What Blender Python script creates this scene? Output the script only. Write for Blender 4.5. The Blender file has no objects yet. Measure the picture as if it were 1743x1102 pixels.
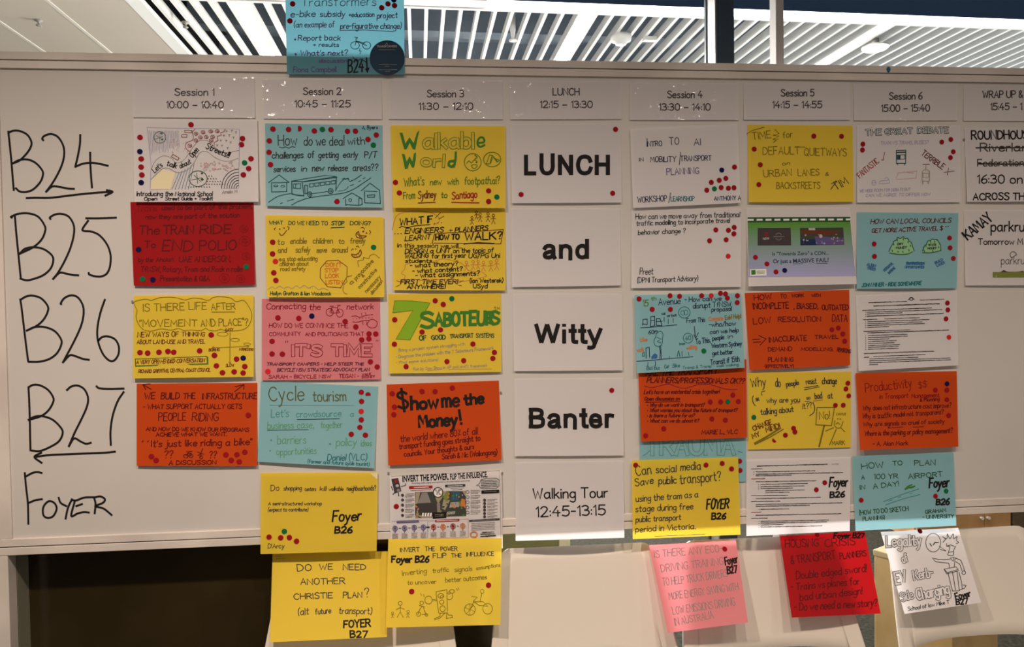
import bpy, bmesh, math, random
import numpy as np
from mathutils import Matrix, Vector

# ------------------------------------------------------------------ camera, world, lights, exposure
SC = bpy.context.scene
W_PX, H_PX, F_PX = 1743.0, 1102.0, 1260.0
CAM = np.array([0.0, -1.9493, 1.45])
RC = np.array([[0.9955929052, -0.0926878147, -0.0142736156],
               [-0.0164687937, -0.0229620065, -0.9996006828],
               [0.0923230520, 0.9954304171, -0.0243872673]])
cam_d = bpy.data.cameras.new('camera')
cam_d.sensor_width = 36.0
cam_d.lens = F_PX * 36.0 / W_PX
cam_d.clip_start = 0.02
cam = bpy.data.objects.new('camera', cam_d)
SC.collection.objects.link(cam)
cam.matrix_world = Matrix(((RC[0][0], -RC[1][0], -RC[2][0], CAM[0]), (RC[0][1], -RC[1][1], -RC[2][1], CAM[1]),
                           (RC[0][2], -RC[1][2], -RC[2][2], CAM[2]), (0, 0, 0, 1)))
SC.camera = cam
SC.view_settings.view_transform = 'Standard'
SC.view_settings.look = 'None'
SC.view_settings.gamma = 1.0
SC.view_settings.use_curve_mapping = False
SC.view_settings.exposure = 0.0

world = bpy.data.worlds.new('world')
SC.world = world
world.use_nodes = True
world.node_tree.nodes['Background'].inputs['Color'].default_value = (1.0, 0.86, 0.74, 1)
world.node_tree.nodes['Background'].inputs['Strength'].default_value = 0.26


def lamp(name, kind, loc, target, power, col, **kw):
    d = bpy.data.lights.new(name, kind)
    d.energy = power
    d.color = col
    for k, v in kw.items():
        setattr(d, k, v)
    o = bpy.data.objects.new(name, d)
    SC.collection.objects.link(o)
    o.location = loc
    o.rotation_euler = (Vector(target) - Vector(loc)).to_track_quat('-Z', 'Y').to_euler()
    return o


WARM = (1.0, 0.82, 0.68)
# recessed downlights of the room on the photographer's side (narrow-ish beams: board lit more at the bottom)
for i, (x, y, p) in enumerate(((-0.85, -1.5, 212), (0.25, -1.55, 78), (1.2, -1.5, 74), (2.4, -1.4, 42))):
    lamp('downlight', 'SPOT', (x, y, 2.86), (x + .02, y + .42, 0.0), p, WARM, spot_size=math.radians(128), spot_blend=0.95, shadow_soft_size=0.05)
# area lamps in the room beyond the board, out of sight behind it
lamp('added_ceiling_fill', 'AREA', (3.4, 4.2, 1.15), (2.6, 4.1, 3.0), 115, (0.93, 0.97, 1.0), shape='RECTANGLE', size=5.5, size_y=3.0)  # added lamp facing up, hidden by the board, whitens the slat bottoms
lamp('lobby_side_light', 'AREA', (-3.6, 4.0, 1.6), (2.0, 4.0, 1.9), 6, (1.0, 0.95, 0.88), shape='RECTANGLE', size=3.0, size_y=1.2)
lamp('lobby_downlight', 'AREA', (0.6, 2.6, 2.82), (0.9, 2.2, 0.0), 170, (1.0, 0.95, 0.88), shape='RECTANGLE', size=4.0, size_y=0.5)

lamp('added_backlight', 'AREA', (0.6, 5.2, 1.25), (0.5, 0, 0.85), 140, (1.0, 0.97, 0.95), shape='RECTANGLE', size=4.5, size_y=1.0, spread=math.radians(75))  # added lamp behind the board, no window there; makes overhanging sheets glow

lamp('added_ceiling_fill', 'AREA', (1.6, 3.6, 1.1), (-2.2, 3.2, 3.0), 62, (1.0, 0.95, 0.88), shape='RECTANGLE', size=2.0, size_y=1.0, spread=math.radians(95))  # added lamp, brightens the left plaster and the slat sides there

# ------------------------------------------------------------------ helpers
rnd = random.Random(7)


def ray(px, py):
    return np.array([(px - W_PX / 2) / F_PX, (py - H_PX / 2) / F_PX, 1.0]) @ RC


def on_plane(px, py, p0, n):
    v = ray(px, py)
    return CAM + v * (((p0 - CAM) @ n) / (v @ n))


def at(px, py, Y):
    return on_plane(px, py, np.array([0, Y, 0.0]), np.array([0, 1.0, 0]))


def at_z(px, py, z):
    return on_plane(px, py, np.array([0, 0, z]), np.array([0, 0, 1.0]))


def srgb(r, g, b):
    return tuple(((c / 255) / 12.92 if c / 255 <= .04045 else ((c / 255 + .055) / 1.055) ** 2.4) for c in (r, g, b))


MATS = {}


def mat(name, col, rough=0.6, spec=0.4, emit=0.0, metal=0.0, coat=0.0):
    if name in MATS:
        return MATS[name]
    m = bpy.data.materials.new(name)
    m.use_nodes = True
    b = m.node_tree.nodes['Principled BSDF']
    b.inputs['Base Color'].default_value = (*col, 1)
    b.inputs['Roughness'].default_value = rough
    b.inputs['Specular IOR Level'].default_value = spec
    b.inputs['Metallic'].default_value = metal
    b.inputs['Coat Weight'].default_value = coat
    if emit:
        b.inputs['Emission Color'].default_value = (*col, 1)
        b.inputs['Emission Strength'].default_value = emit
    MATS[name] = m
    return m


def noise_col(m, c1, c2, scale, detail=4.0, lo=0.35, hi=0.65, bump=0.0, bscale=None):
    nt = m.node_tree
    b = nt.nodes['Principled BSDF']
    tc = nt.nodes.new('ShaderNodeTexCoord')
    n = nt.nodes.new('ShaderNodeTexNoise')
    n.inputs['Scale'].default_value = scale
    n.inputs['Detail'].default_value = detail
    nt.links.new(tc.outputs['Object'], n.inputs['Vector'])
    r = nt.nodes.new('ShaderNodeValToRGB')
    r.color_ramp.elements[0].position = lo
    r.color_ramp.elements[0].color = (*c1, 1)
    r.color_ramp.elements[1].position = hi
    r.color_ramp.elements[1].color = (*c2, 1)
    nt.links.new(n.outputs['Fac'], r.inputs['Fac'])
    nt.links.new(r.outputs['Color'], b.inputs['Base Color'])
    if bump:
        n2 = nt.nodes.new('ShaderNodeTexNoise')
        n2.inputs['Scale'].default_value = bscale or scale
        n2.inputs['Detail'].default_value = 3
        nt.links.new(tc.outputs['Object'], n2.inputs['Vector'])
        bp = nt.nodes.new('ShaderNodeBump')
        bp.inputs['Strength'].default_value = bump
        bp.inputs['Distance'].default_value = 0.01
        nt.links.new(n2.outputs['Fac'], bp.inputs['Height'])
        nt.links.new(bp.outputs['Normal'], b.inputs['Normal'])
    return m


def paper(name, col, trans=0.35, rough=0.7, gloss=0.0):
    """paper lets some light through, so a sheet lit from behind glows"""
    if name in MATS:
        return MATS[name]
    m = mat(name, col, rough, 0.25)
    nt = m.node_tree
    b = nt.nodes['Principled BSDF']
    out = nt.nodes['Material Output']
    tr = nt.nodes.new('ShaderNodeBsdfTranslucent')
    tr.inputs['Color'].default_value = (*[min(1, c * 1.0) for c in col], 1)
    mx = nt.nodes.new('ShaderNodeMixShader')
    mx.inputs['Fac'].default_value = trans
    nt.links.new(b.outputs[0], mx.inputs[1])
    nt.links.new(tr.outputs[0], mx.inputs[2])
    nt.links.new(mx.outputs[0], out.inputs['Surface'])
    tc = nt.nodes.new('ShaderNodeTexCoord')
    n = nt.nodes.new('ShaderNodeTexNoise')
    n.inputs['Scale'].default_value = 14 if gloss else 9
    n.inputs['Detail'].default_value = 2
    nt.links.new(tc.outputs['Object'], n.inputs['Vector'])
    bp = nt.nodes.new('ShaderNodeBump')
    bp.inputs['Strength'].default_value = 0.12
    bp.inputs['Distance'].default_value = 0.012
    nt.links.new(n.outputs['Fac'], bp.inputs['Height'])
    nt.links.new(bp.outputs['Normal'], b.inputs['Normal'])
    if gloss:
        b.inputs['Coat Weight'].default_value = gloss
        b.inputs['Coat Roughness'].default_value = 0.08
        n2 = nt.nodes.new('ShaderNodeTexNoise')
        n2.inputs['Scale'].default_value = 38
        n2.inputs['Detail'].default_value = 2
        nt.links.new(tc.outputs['Object'], n2.inputs['Vector'])
        b2 = nt.nodes.new('ShaderNodeBump')
        b2.inputs['Strength'].default_value = 0.3
        b2.inputs['Distance'].default_value = 0.012
        nt.links.new(n2.outputs['Fac'], b2.inputs['Height'])
        nt.links.new(b2.outputs['Normal'], b.inputs['Coat Normal'])
    return m


def link(o, parent=None):
    SC.collection.objects.link(o)
    if parent is not None:
        o.parent = parent
    return o


def tag(o, label=None, cat=None, group=None, kind=None):
    if label:
        o['label'] = label
    if cat:
        o['category'] = cat
    if group:
        o['group'] = group
    if kind:
        o['kind'] = kind
    return o


def empty(name, loc, label, cat, group=None):
    o = bpy.data.objects.new(name, None)
    o.empty_display_size = 0.05
    o.location = loc
    link(o)
    return tag(o, label, cat, group)


def mesh_obj(name, verts, faces, mats, midx=None, parent=None, origin=None, smooth=False):
    o0 = np.array(origin if origin is not None else (0, 0, 0), float)
    me = bpy.data.meshes.new(name)
    me.from_pydata([tuple(np.asarray(v, float) - o0) for v in verts], [], faces)
    for m in mats:
        me.materials.append(m)
    if midx is not None:
        me.polygons.foreach_set('material_index', midx)
    if smooth:
        me.polygons.foreach_set('use_smooth', [True] * len(me.polygons))
    me.update()
    o = bpy.data.objects.new(name, me)
    if parent is None and origin is not None:
        o.location = tuple(o0)
    return link(o, parent)


class MB:
    """collects boxes, tubes and discs into one mesh"""

    def __init__(self):
        self.v, self.f, self.m = [], [], []

    def add(self, vs, fs, mi=0):
        b = len(self.v)
        self.v += [np.asarray(p, float) for p in vs]
        self.f += [tuple(b + i for i in q) for q in fs]
        self.m += [mi] * len(fs)

    def box(self, x0, x1, y0, y1, z0, z1, mi=0, M=None):
        vs = [np.array((x, y, z)) for z in (z0, z1) for x, y in ((x0, y0), (x1, y0), (x1, y1), (x0, y1))]
        if M is not None:
            vs = [M(p) for p in vs]
        self.add(vs, [(0, 3, 2, 1), (4, 5, 6, 7), (0, 1, 5, 4), (1, 2, 6, 5), (2, 3, 7, 6), (3, 0, 4, 7)], mi)

    def lathe(self, c, prof, n=24, mi=0):
        vs, fs = [], []
        for r, z in prof:
            for k in range(n):
                a = 2 * math.pi * k / n
                vs.append((c[0] + r * math.cos(a), c[1] + r * math.sin(a), c[2] + z))
        for i in range(len(prof) - 1):
            for k in range(n):
                k2 = (k + 1) % n
                fs.append((i * n + k, i * n + k2, (i + 1) * n + k2, (i + 1) * n + k))
        self.add(vs, fs, mi)

    def tube(self, pts, rad, n=10, mi=0):
        pts = [np.asarray(p, float) for p in pts]
        rads = rad if isinstance(rad, (list, tuple)) else [rad] * len(pts)
        vs, fs = [], []
        for i, p in enumerate(pts):
            t = pts[min(i + 1, len(pts) - 1)] - pts[max(i - 1, 0)]
            t /= np.linalg.norm(t)
            a = np.cross(t, (0, 0, 1.0)) if abs(t[2]) < .9 else np.cross(t, (0, 1.0, 0))
            a /= np.linalg.norm(a)
            b = np.cross(t, a)
            for k in range(n):
                an = 2 * math.pi * k / n
                vs.append(p + rads[i] * (math.cos(an) * a + math.sin(an) * b))
        for i in range(len(pts) - 1):
            for k in range(n):
                k2 = (k + 1) % n
                fs.append((i * n + k, i * n + k2, (i + 1) * n + k2, (i + 1) * n + k))
        fs.append(tuple(range(n - 1, -1, -1)))
        fs.append(tuple((len(pts) - 1) * n + k for k in range(n)))
        self.add(vs, fs, mi)

    def build(self, name, mats, parent=None, origin=None, bevel=0, smooth=False):
        o = mesh_obj(name, self.v, self.f, mats if isinstance(mats, list) else [mats], self.m, parent, origin, smooth)
        if bevel:
            md = o.modifiers.new('bevel', 'BEVEL')
            md.width = bevel
            md.segments = 2
            md.limit_method = 'ANGLE'
        return o


# ------------------------------------------------------------------ handwriting font (single strokes, cap height 10, x-height 6)
GL = '''A|0 0 3 10 6 0;1 3.6 5 3.6
B|0 0 0 10;~0 10 4 9.6 4.6 7.5 3 5.5 0 5.2;~0 5.2 4 5 5.4 2.6 4 .4 0 0
C|~6 8.5 4 10 1.5 9 0 5 1.5 1 4 0 6 1.5
D|0 0 0 10;~0 10 3.5 9.5 6 6 5.5 2.5 3 .3 0 0
E|5 10 0 10 0 0 5 0;0 5.2 4 5.2
F|5 10 0 10 0 0;0 5.2 4 5.2
G|~6 8.5 4 10 1.5 9 0 5 1.5 1 4 0 6 1.5 6 4.2;6 4.4 3.6 4.4
H|0 0 0 10;6 0 6 10;0 5.2 6 5.2
I|0 0 0 10
J|~4 10 4 3 3 .3 1 .2 0 2
K|0 0 0 10;5.5 10 0 4.4;1.8 6 6 0
L|0 10 0 0 5 0
M|0 0 .6 10 3.5 3 6.4 10 7 0
N|0 0 0 10 6 0 6 10
O|~3 10 .8 8.5 0 5 .8 1.5 3 0 5.2 1.5 6 5 5.2 8.5 3 10
P|0 0 0 10;~0 10 4 9.8 5.4 7.5 4 5.2 0 4.8
Q|~3 10 .8 8.5 0 5 .8 1.5 3 0 5.2 1.5 6 5 5.2 8.5 3 10;3.6 3 6.4 -.6
R|0 0 0 10;~0 10 4 9.8 5.4 7.5 4 5.4 0 5;2.4 5.2 6 0
S|~5.4 8.6 3.5 10 1 9.4 .5 7.2 3 5.4 5.4 3.4 4.8 .8 2.5 0 0 1.4
T|0 10 6 10;3 10 3 0
U|~0 10 0 3 1.4 .4 3 0 4.6 .4 6 3 6 10
V|0 10 3 0 6 10
W|0 10 2 0 4 7.5 6 0 8 10
X|0 10 6 0;6 10 0 0
Y|0 10 3 5 6 10;3 5 3 0
Z|0 10 6 10 0 0 6 0
a|~4.6 5 3 6 1 5.2 0 3 1 .5 2.6 .2 4.2 1.6 4.6 4.4;4.6 6 4.6 .8 5.3 0
b|0 10 0 0;~0 4 1.6 6 3.8 5.6 4.6 3 3.8 .5 1.6 0 0 1.4
c|~4.4 5 2.6 6 .7 5 0 3 .7 .8 2.6 0 4.5 1
d|~4.6 4.4 3 6 1 5.4 0 3 1 .5 2.8 .1 4.6 2;4.6 10 4.6 0
e|~0 3.2 4.5 3.4 4 5.4 2.4 6 .6 5 0 3 .8 .7 2.6 0 4.5 1
f|~4 9.4 2.8 10 1.6 9 1.5 6 1.5 0;0 6 3.4 6
g|~4.6 4.6 3 6 1 5.4 0 3.2 1 .8 2.8 .4 4.6 2;~4.6 6 4.6 -1.5 3.8 -3.6 2 -4 .2 -3
h|0 10 0 0;~0 3.8 1.6 6 3.6 5.8 4.2 4 4.2 0
i|0 6 0 0;0 8.2 .1 8.9
j|~1.6 6 1.6 -2 .8 -3.8 -1 -3.4;1.6 8.2 1.7 8.9
k|0 10 0 0;3.8 6 0 2.4;1.4 3.6 4.2 0
l|0 10 0 0
m|0 6 0 0;~0 4 1.4 6 2.8 5.6 3.2 4 3.2 0;~3.2 4 4.6 6 6 5.6 6.4 4 6.4 0
n|0 6 0 0;~0 3.8 1.6 6 3.6 5.8 4.2 4 4.2 0
o|~2.3 6 .6 5.2 0 3 .6 .8 2.3 0 4 .8 4.6 3 4 5.2 2.3 6
p|0 6 0 -4;~0 4 1.6 6 3.8 5.6 4.6 3 3.8 .5 1.6 0 0 1.4
q|~4.6 4.6 3 6 1 5.4 0 3.2 1 .8 2.8 .4 4.6 2;4.6 6 4.6 -4
r|0 6 0 0;~0 3.6 1.2 5.6 3 6
s|~3.8 5.2 2.2 6 .6 5.4 .6 4 2.4 3 3.8 1.8 3.2 .4 1.6 0 0 .8
t|~1.5 9 1.5 1.4 2.4 .1 3.6 .6;0 6 3.6 6
u|~0 6 0 2 .8 .3 2.2 0 4 2;4.2 6 4.2 0
v|0 6 2.2 0 4.4 6
w|0 6 1.6 0 3.2 4.6 4.8 0 6.4 6
x|0 6 4.4 0;4.4 6 0 0
y|0 6 2.2 .4;~4.4 6 2.2 .4 1.4 -2.6 -.4 -4
z|0 6 4.2 6 0 0 4.2 0
0|~2.6 10 .6 8.5 0 5 .6 1.5 2.6 0 4.6 1.5 5.2 5 4.6 8.5 2.6 10
1|0 8 1.6 10 1.6 0
2|~0 8 1.4 9.8 3.6 9.8 4.8 7.6 3.4 4.4 0 0;0 0 5.2 .2
3|~0 9 2.4 10 4.4 8.4 3.8 6 1.8 5.4;~1.8 5.4 4.4 4.8 5 2.4 3.2 .2 0 .8
4|3.4 10 0 3.6 5.4 3.6;3.8 6 3.8 0
5|5 10 .8 10 .4 5.6;~.4 5.6 2.6 6.4 4.8 5 4.8 2 2.8 .1 0 1
6|~4.4 10 1.6 7.4 0 3.4 1.2 .4 3.2 .2 4.8 2 4.2 4.6 2 5 .2 3.2
7|0 10 5.2 10 1.6 0
8|~2.6 5.4 .4 7 .8 9.4 2.6 10 4.4 9.4 4.8 7 2.6 5.4 .2 3.4 .6 .6 2.6 0 4.6 .6 5 3.4 2.6 5.4
9|~4.8 7 3 5 .8 5.8 .4 8.4 2.2 10 4.4 9.4 4.8 7 4.4 3 3 0
.|0 0 .3 .5
,|.4 .6 0 -1.6
!|0 10 0 3;0 .1 .1 .7
?|~0 8 1.2 9.8 3.4 9.8 4.4 7.8 2.8 5.6 2 3.2;2 .1 2.1 .7
'|0 10 -.3 7.8
"|0 10 -.2 7.8;1.6 10 1.4 7.8
-|0 4.6 3 4.6
–|0 4 4.6 4
/|0 -1.5 3.6 10.5
(|~2 11 .4 8 .2 3 1.8 -1.5
)|~0 11 1.6 8 1.8 3 .2 -1.5
+|0 4 4.4 4;2.2 6.4 2.2 1.6
&|~5.4 0 1 7 1.6 9.6 3.2 9.6 3.6 7.6 .6 4 .2 1.6 2 0 5.2 3.6
$|~5.4 8.4 3.5 9.6 1 9 .5 7.2 3 5.4 5.4 3.4 4.8 1 2.5 .4 0 1.6;3 11.5 3 -1.5
%|0 0 4 9;.6 8 1.4 9 .6 9;3 1 3.8 2 3 2
:|0 1 .1 1.6;0 5 .1 5.6
*|0 4 4 7;4 4 0 7;2 3.4 2 7.8
=|0 3.4 4 3.4;0 5.8 4 5.8'''
BL = '''L|2 10 2 0;1 .85 7.6 .85
U|~2 10 2 6.5 2 3.6 3 1.5 5.05 .85 7.1 1.5 8.1 3.6 8.1 6.5 8.1 10
N|2 0 2 10;8.1 0 8.1 10;2 9.2 8.1 .8
C|~8.6 6.8 7.7 8.5 5.4 9.1 2.9 8.2 1.8 5 2.9 1.8 5.4 .9 7.8 1.6 8.8 3.5
H|2 0 2 10;8.1 0 8.1 10;2 5.2 8.1 5.2
a|~1.3 5.1 2 6.1 3.7 6.5 5.4 6 5.8 4.6 5.8 2 6.4 .5;~5.8 3.8 3.4 3.4 1.6 2.6 1.5 1.3 2.8 .7 4.6 1 5.8 2.6
n|1.8 7.2 1.8 0;~1.8 4.2 2.4 5.8 4.2 6.4 6 5.8 6.6 4.4 6.6 2 6.6 0
d|6.6 10 6.6 0;~6.4 3.6 6 5.7 4.2 6.5 2.3 5.7 1.6 3.6 2.3 1.5 4.2 .7 6 1.5 6.4 3.6
W|.9 10 3.7 .4;3.7 .4 6.6 9.8;6.6 9.8 9.5 .4;9.5 .4 12.3 10
i|2 7.2 2 0;2 10 2 8.5
t|~2.6 9.2 2.6 6 2.6 2.2 3 1 4.5 .8;.3 6.4 4.5 6.4
y|.9 7.2 3.9 .3;~6.9 7.2 3.9 -.2 3.2 -1.7 1.9 -2.1 .9 -2
B|2 0 2 10;~1.5 9.15 5.2 9.15 7.2 8.5 7.3 6.5 5.4 5.5 1.5 5.4;~1.5 5.3 5.8 5.3 7.9 4.4 7.9 1.8 5.8 .85 1.5 .85
e|1.6 3.55 6 3.55;~6.2 3.2 5.9 5.5 4 6.4 2.2 5.8 1.5 3.6 2.2 1.5 4 .75 5.6 1.1 6.5 2.1
r|1.8 7.2 1.8 0;~1.8 3.4 2.1 5.4 3.1 6.3 4.9 6.1'''
BADV = dict(L=8.5, U=10.1, N=10.1, C=10.1, H=10.1, a=7.8, n=8.5, d=8.5, W=13.2, i=3.9, t=4.8, y=7.8, B=10.1, e=7.8, r=5.4)
BOLD = {}
for row in BL.split('\n'):
    BOLD[row[0]] = [(q.startswith('~'), np.array([float(z) for z in q.lstrip('~').split()]).reshape(-1, 2)) for q in row[2:].split(';')]
FONT = {}
for row in GL.split('\n'):
    ch, ss = row[0], row[2:]
    strokes, wmax = [], 0.0
    for s in ss.split(';'):
        sm = s.startswith('~')
        a = np.array([float(q) for q in s.lstrip('~').split()]).reshape(-1, 2)
        wmax = max(wmax, a[:, 0].max())
        strokes.append((sm, a))
    FONT[ch] = (wmax, strokes)


def spline(a, n=4):
    a = np.asarray(a, float)
    if len(a) < 3:
        return a
    closed = np.allclose(a[0], a[-1])
    out = []
    for i in range(len(a) - 1):
        p1, p2 = a[i], a[i + 1]
        p0 = a[i - 1] if i > 0 else (a[-2] if closed else 2 * p1 - p2)
        p3 = a[i + 2] if i + 2 < len(a) else (a[1] if closed else 2 * p2 - p1)
        for k in range(n):
            t = k / n
            out.append(.5 * ((2 * p1) + (p2 - p0) * t + (2 * p0 - 5 * p1 + 4 * p2 - p3) * t * t + (3 * p1 - p0 - 3 * p2 + p3) * t ** 3))
    out.append(a[-1])
    return np.array(out)


def hand(text, x0, y0, x1, y1, h, slant=0.08, jit=1.0, n=3):
    """strokes of a handwritten line whose baseline runs (x0,y0)-(x1,y1); cap height h; y downwards"""
    adv, pos = 0.0, []
    for ch in text:
        if ch == ' ':
            adv += 3.6
            continue
        w = FONT.get(ch, FONT['.'])[0]
        pos.append((ch, adv))
        adv += w + 1.7
    tot = max(adv - 1.7, 0.5)
    L = math.hypot(x1 - x0, y1 - y0)
    dx, dy = (x1 - x0) / L, (y1 - y0) / L
    sx, sy = L / tot, h / 10.0
    out = []
    for ch, a in pos:
        k = 1 + rnd.uniform(-.07, .07) * jit
        bl = rnd.uniform(-.35, .35) * jit
        sl = slant + rnd.uniform(-.05, .05) * jit
        for sm, pts in FONT.get(ch, FONT['.'])[1]:
            q = spline(pts, n) if sm else pts
            u = (a + q[:, 0]) * sx + (q[:, 1] * k) * sy * sl
            v = (q[:, 1] * k + bl) * sy
            out.append(np.c_[x0 + u * dx + v * dy, y0 + u * dy - v * dx])
    return out


def ribbon(pts, w):
    """2D polyline to quads"""
    p = np.asarray(pts, float)
    keep = [0] + [i for i in range(1, len(p)) if np.hypot(*(p[i] - p[i - 1])) > 1e-6]
    p = p[keep]
    if len(p) < 2:
        p = np.array([p[0] - [w / 2, 0], p[0] + [w / 2, 0]])
    d = p[1:] - p[:-1]
    d /= np.hypot(d[:, 0], d[:, 1])[:, None]
    closed = len(p) > 3 and np.allclose(p[0], p[-1], atol=1e-6)
    if not closed:
        p = p.copy()
        p[0] -= d[0] * w * .35
        p[-1] += d[-1] * w * .35
    vs = []
    for i in range(len(p)):
        a = d[i - 1] if i > 0 else (d[-1] if closed else d[0])
        b = d[i] if i < len(d) else (d[0] if closed else d[-1])
        na, nb = np.array([-a[1], a[0]]), np.array([-b[1], b[0]])
        m = na + nb
        l = np.hypot(*m)
        if l < .5:
            m = nb
            sc = 1.0
        else:
            m = m / l
            sc = min(1 / max(m @ nb, .5), 1.6)
        vs += [p[i] + m * sc * w / 2, p[i] - m * sc * w / 2]
    fs = [(2 * i, 2 * i + 1, 2 * i + 3, 2 * i + 2) for i in range(len(p) - 1)]
    return vs, fs


def ribbon_flat(p, w):
    d = (p[-1] - p[0]) / np.hypot(*(p[-1] - p[0]))
    n = np.array([-d[1], d[0]]) * w / 2
    return [p[0] + n, p[0] - n, p[-1] + n, p[-1] - n], [(0, 1, 3, 2)]


def homography(src, dst):
    A = []
    for (x, y), (u, v) in zip(src, dst):
        A.append([x, y, 1, 0, 0, 0, -u * x, -u * y])
        A.append([0, 0, 0, x, y, 1, -v * x, -v * y])
    h = np.linalg.solve(np.array(A, float), np.array(dst, float).ravel())
    return np.append(h, 1).reshape(3, 3)


def happly(Hm, x, y):
    q = Hm @ np.array([x, y, 1.0])
    return q[0] / q[2], q[1] / q[2]


_text_cache = {}


def font_mesh(text, bold):
    """outline letters from the built-in typeface, as 2D verts + polys (cap height 1)"""
    key = (text, bold)
    if key in _text_cache:
        return _text_cache[key]
    cu = bpy.data.curves.new('t', 'FONT')
    cu.body = text
    cu.resolution_u = 4
    cu.offset = bold
    o = bpy.data.objects.new('t', cu)
    SC.collection.objects.link(o)
    dg = bpy.context.evaluated_depsgraph_get()
    me = o.evaluated_get(dg).to_mesh()
    v = np.array([p.co[:2] for p in me.vertices]).reshape(-1, 2)
    f = [tuple(p.vertices) for p in me.polygons]
    cnt = {}
    for p in f:
        for a, b in zip(p, p[1:] + p[:1]):
            k = (min(a, b), max(a, b))
            cnt[k] = cnt.get(k, 0) + 1
    be = [k for k, c in cnt.items() if c == 1]
    o.evaluated_get(dg).to_mesh_clear()
    bpy.data.objects.remove(o)
    bpy.data.curves.remove(cu)
    if text != 'H':
        ch = font_mesh('H', 0.0)[3]
    else:
        ch = v[:, 1].max()
    _text_cache[key] = (v, f, be, ch)
    return _text_cache[key]


INK = {
    'black': (.012, .010, .010), 'ink': (.03, .035, .04), 'green': (.012, .13, .035), 'dkgreen': (.02, .075, .03), 'lime': (.13, .33, .012),
    'teal': (.01, .13, .15), 'navy': (.012, .025, .07), 'blue': (.03, .12, .30), 'purple': (.10, .075, .21), 'red': (.28, .012, .012), 'brown': (.13, .03, .012),
    'maroon': (.10, .006, .007), 'wine': (.22, .012, .03), 'olive': (.17, .13, .012), 'dkred': (.22, .004, .006), 'orange': (.55, .13, .02),
    'plum': (.075, .018, .035), 'softgreen': (.10, .30, .15), 'moss': (.085, .095, .03), 'p_white': (.64, .615, .62), 'p_yellow': (.55, .395, .042), 'p_pink': (.54, .178, .195), 'p_blue': (.195, .375, .415), 'grey': (.22, .20, .19), 'ltgrey': (.42, .38, .37), 'tan': (.62, .50, .28), 'palegreen': (.25, .48, .25), 'sea': (.05, .25, .22), 'white': (.75, .73, .70),
    'fgreen': (.075, .17, .015), 'slate': (.25, .30, .55), 'violet': (.42, .36, .60), 'pinkish': (.55, .28, .28), 'midgreen': (.16, .33, .17), 'char': (.05, .04, .045),
    'grass': (.17, .20, .04), 'seven': (.20, .36, .015), 'photo': (.045, .05, .04), 'sky': (.03, .09, .14), 'stone': (.30, .26, .18), 'rust': (.5, .17, .05), 'blueG': (.10, .20, .30),
    'hillgreen': (.10, .40, .28), 'dkteal': (.015, .06, .065), 'leafA': (.04, .17, .022), 'coral': (.55, .09, .05), 'fill_teal': (.10, .42, .36), 'cream': (.7, .62, .4), 'lav': (.33, .31, .48)}
INKM = {k: mat('ink_' + k, v, 0.75, 0.15) for k, v in INK.items()}
PAPER = {
    'white': paper('white_paper', (.80, .77, .78)), 'gloss': paper('laminated_white_paper', (.78, .75, .76), gloss=0.35),
    'yellow': paper('yellow_paper', (.84, .62, .056)), 'blue': paper('pale_blue_paper', (.29, .56, .62)), 'cyan': paper('cyan_paper', (.125, .35, .43)),
    'orange': paper('orange_paper', (.66, .078, .006)), 'red': paper('red_paper', (.41, .004, .007)), 'pink': paper('pink_paper', (.76, .25, .28))}
DOTM = {'r': mat('dot_red', (.27, .006, .013), .8, .08), 'R': mat('dot_bright_red', (.52, .018, .022), .8, .08), 'n': mat('dot_navy', (.008, .007, .055), .8, .06), 'g': mat('dot_green', (.004, .13, .045), .8, .08)}
DOTN = {'r': 'red', 'R': 'bright red', 'n': 'navy blue', 'g': 'green'}
BOARD_P0, BOARD_N = np.array([0, 0, 0.0]), np.array([0, -1.0, 0])


class Surf:
    def __init__(s, quad, base, lift, p0, n, curl=0.0, side=0.0):
        s.q = np.array(quad, float).reshape(4, 2)
        s.H = homography([(0, 0), (1, 0), (1, 1), (0, 1)], s.q)
        s.Hi = np.linalg.inv(s.H)
        s.base, s.lift, s.curl, s.side, s.p0, s.n = base, lift, curl, side, p0, n

    def d(s, u, v):
        u, v = min(max(u, 0), 1), min(max(v, 0), 1)
        return (s.base + s.lift * v ** 2 * (0.75 + 0.25 * math.cos(3.1 * (u - .5)))
                + s.curl * max(0, v - .6) ** 2 * 6 * (1 - u) + s.side * v * (2 * u - 1) ** 2)

    def uv(s, u, v):
        px, py = happly(s.H, u, v)
        return on_plane(px, py, s.p0 + s.n * s.d(u, v), s.n)

    def px(s, x, y, eps=0.0):
        u, v = happly(s.Hi, x, y)
        return on_plane(x, y, s.p0 + s.n * (s.d(u, v) + eps), s.n)

    def normal(s, x, y):
        a, b, c = s.px(x, y), s.px(x + 2, y), s.px(x, y - 2)
        n = np.cross(b - a, c - a)
        return n / np.linalg.norm(n)


ORD = ['first', 'second', 'third', 'fourth', 'fifth', 'sixth', 'seventh', 'eighth', 'ninth', 'tenth', 'eleventh', 'twelfth', 'thirteenth', 'fourteenth', 'fifteenth']
dot_mesh = {}


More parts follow.
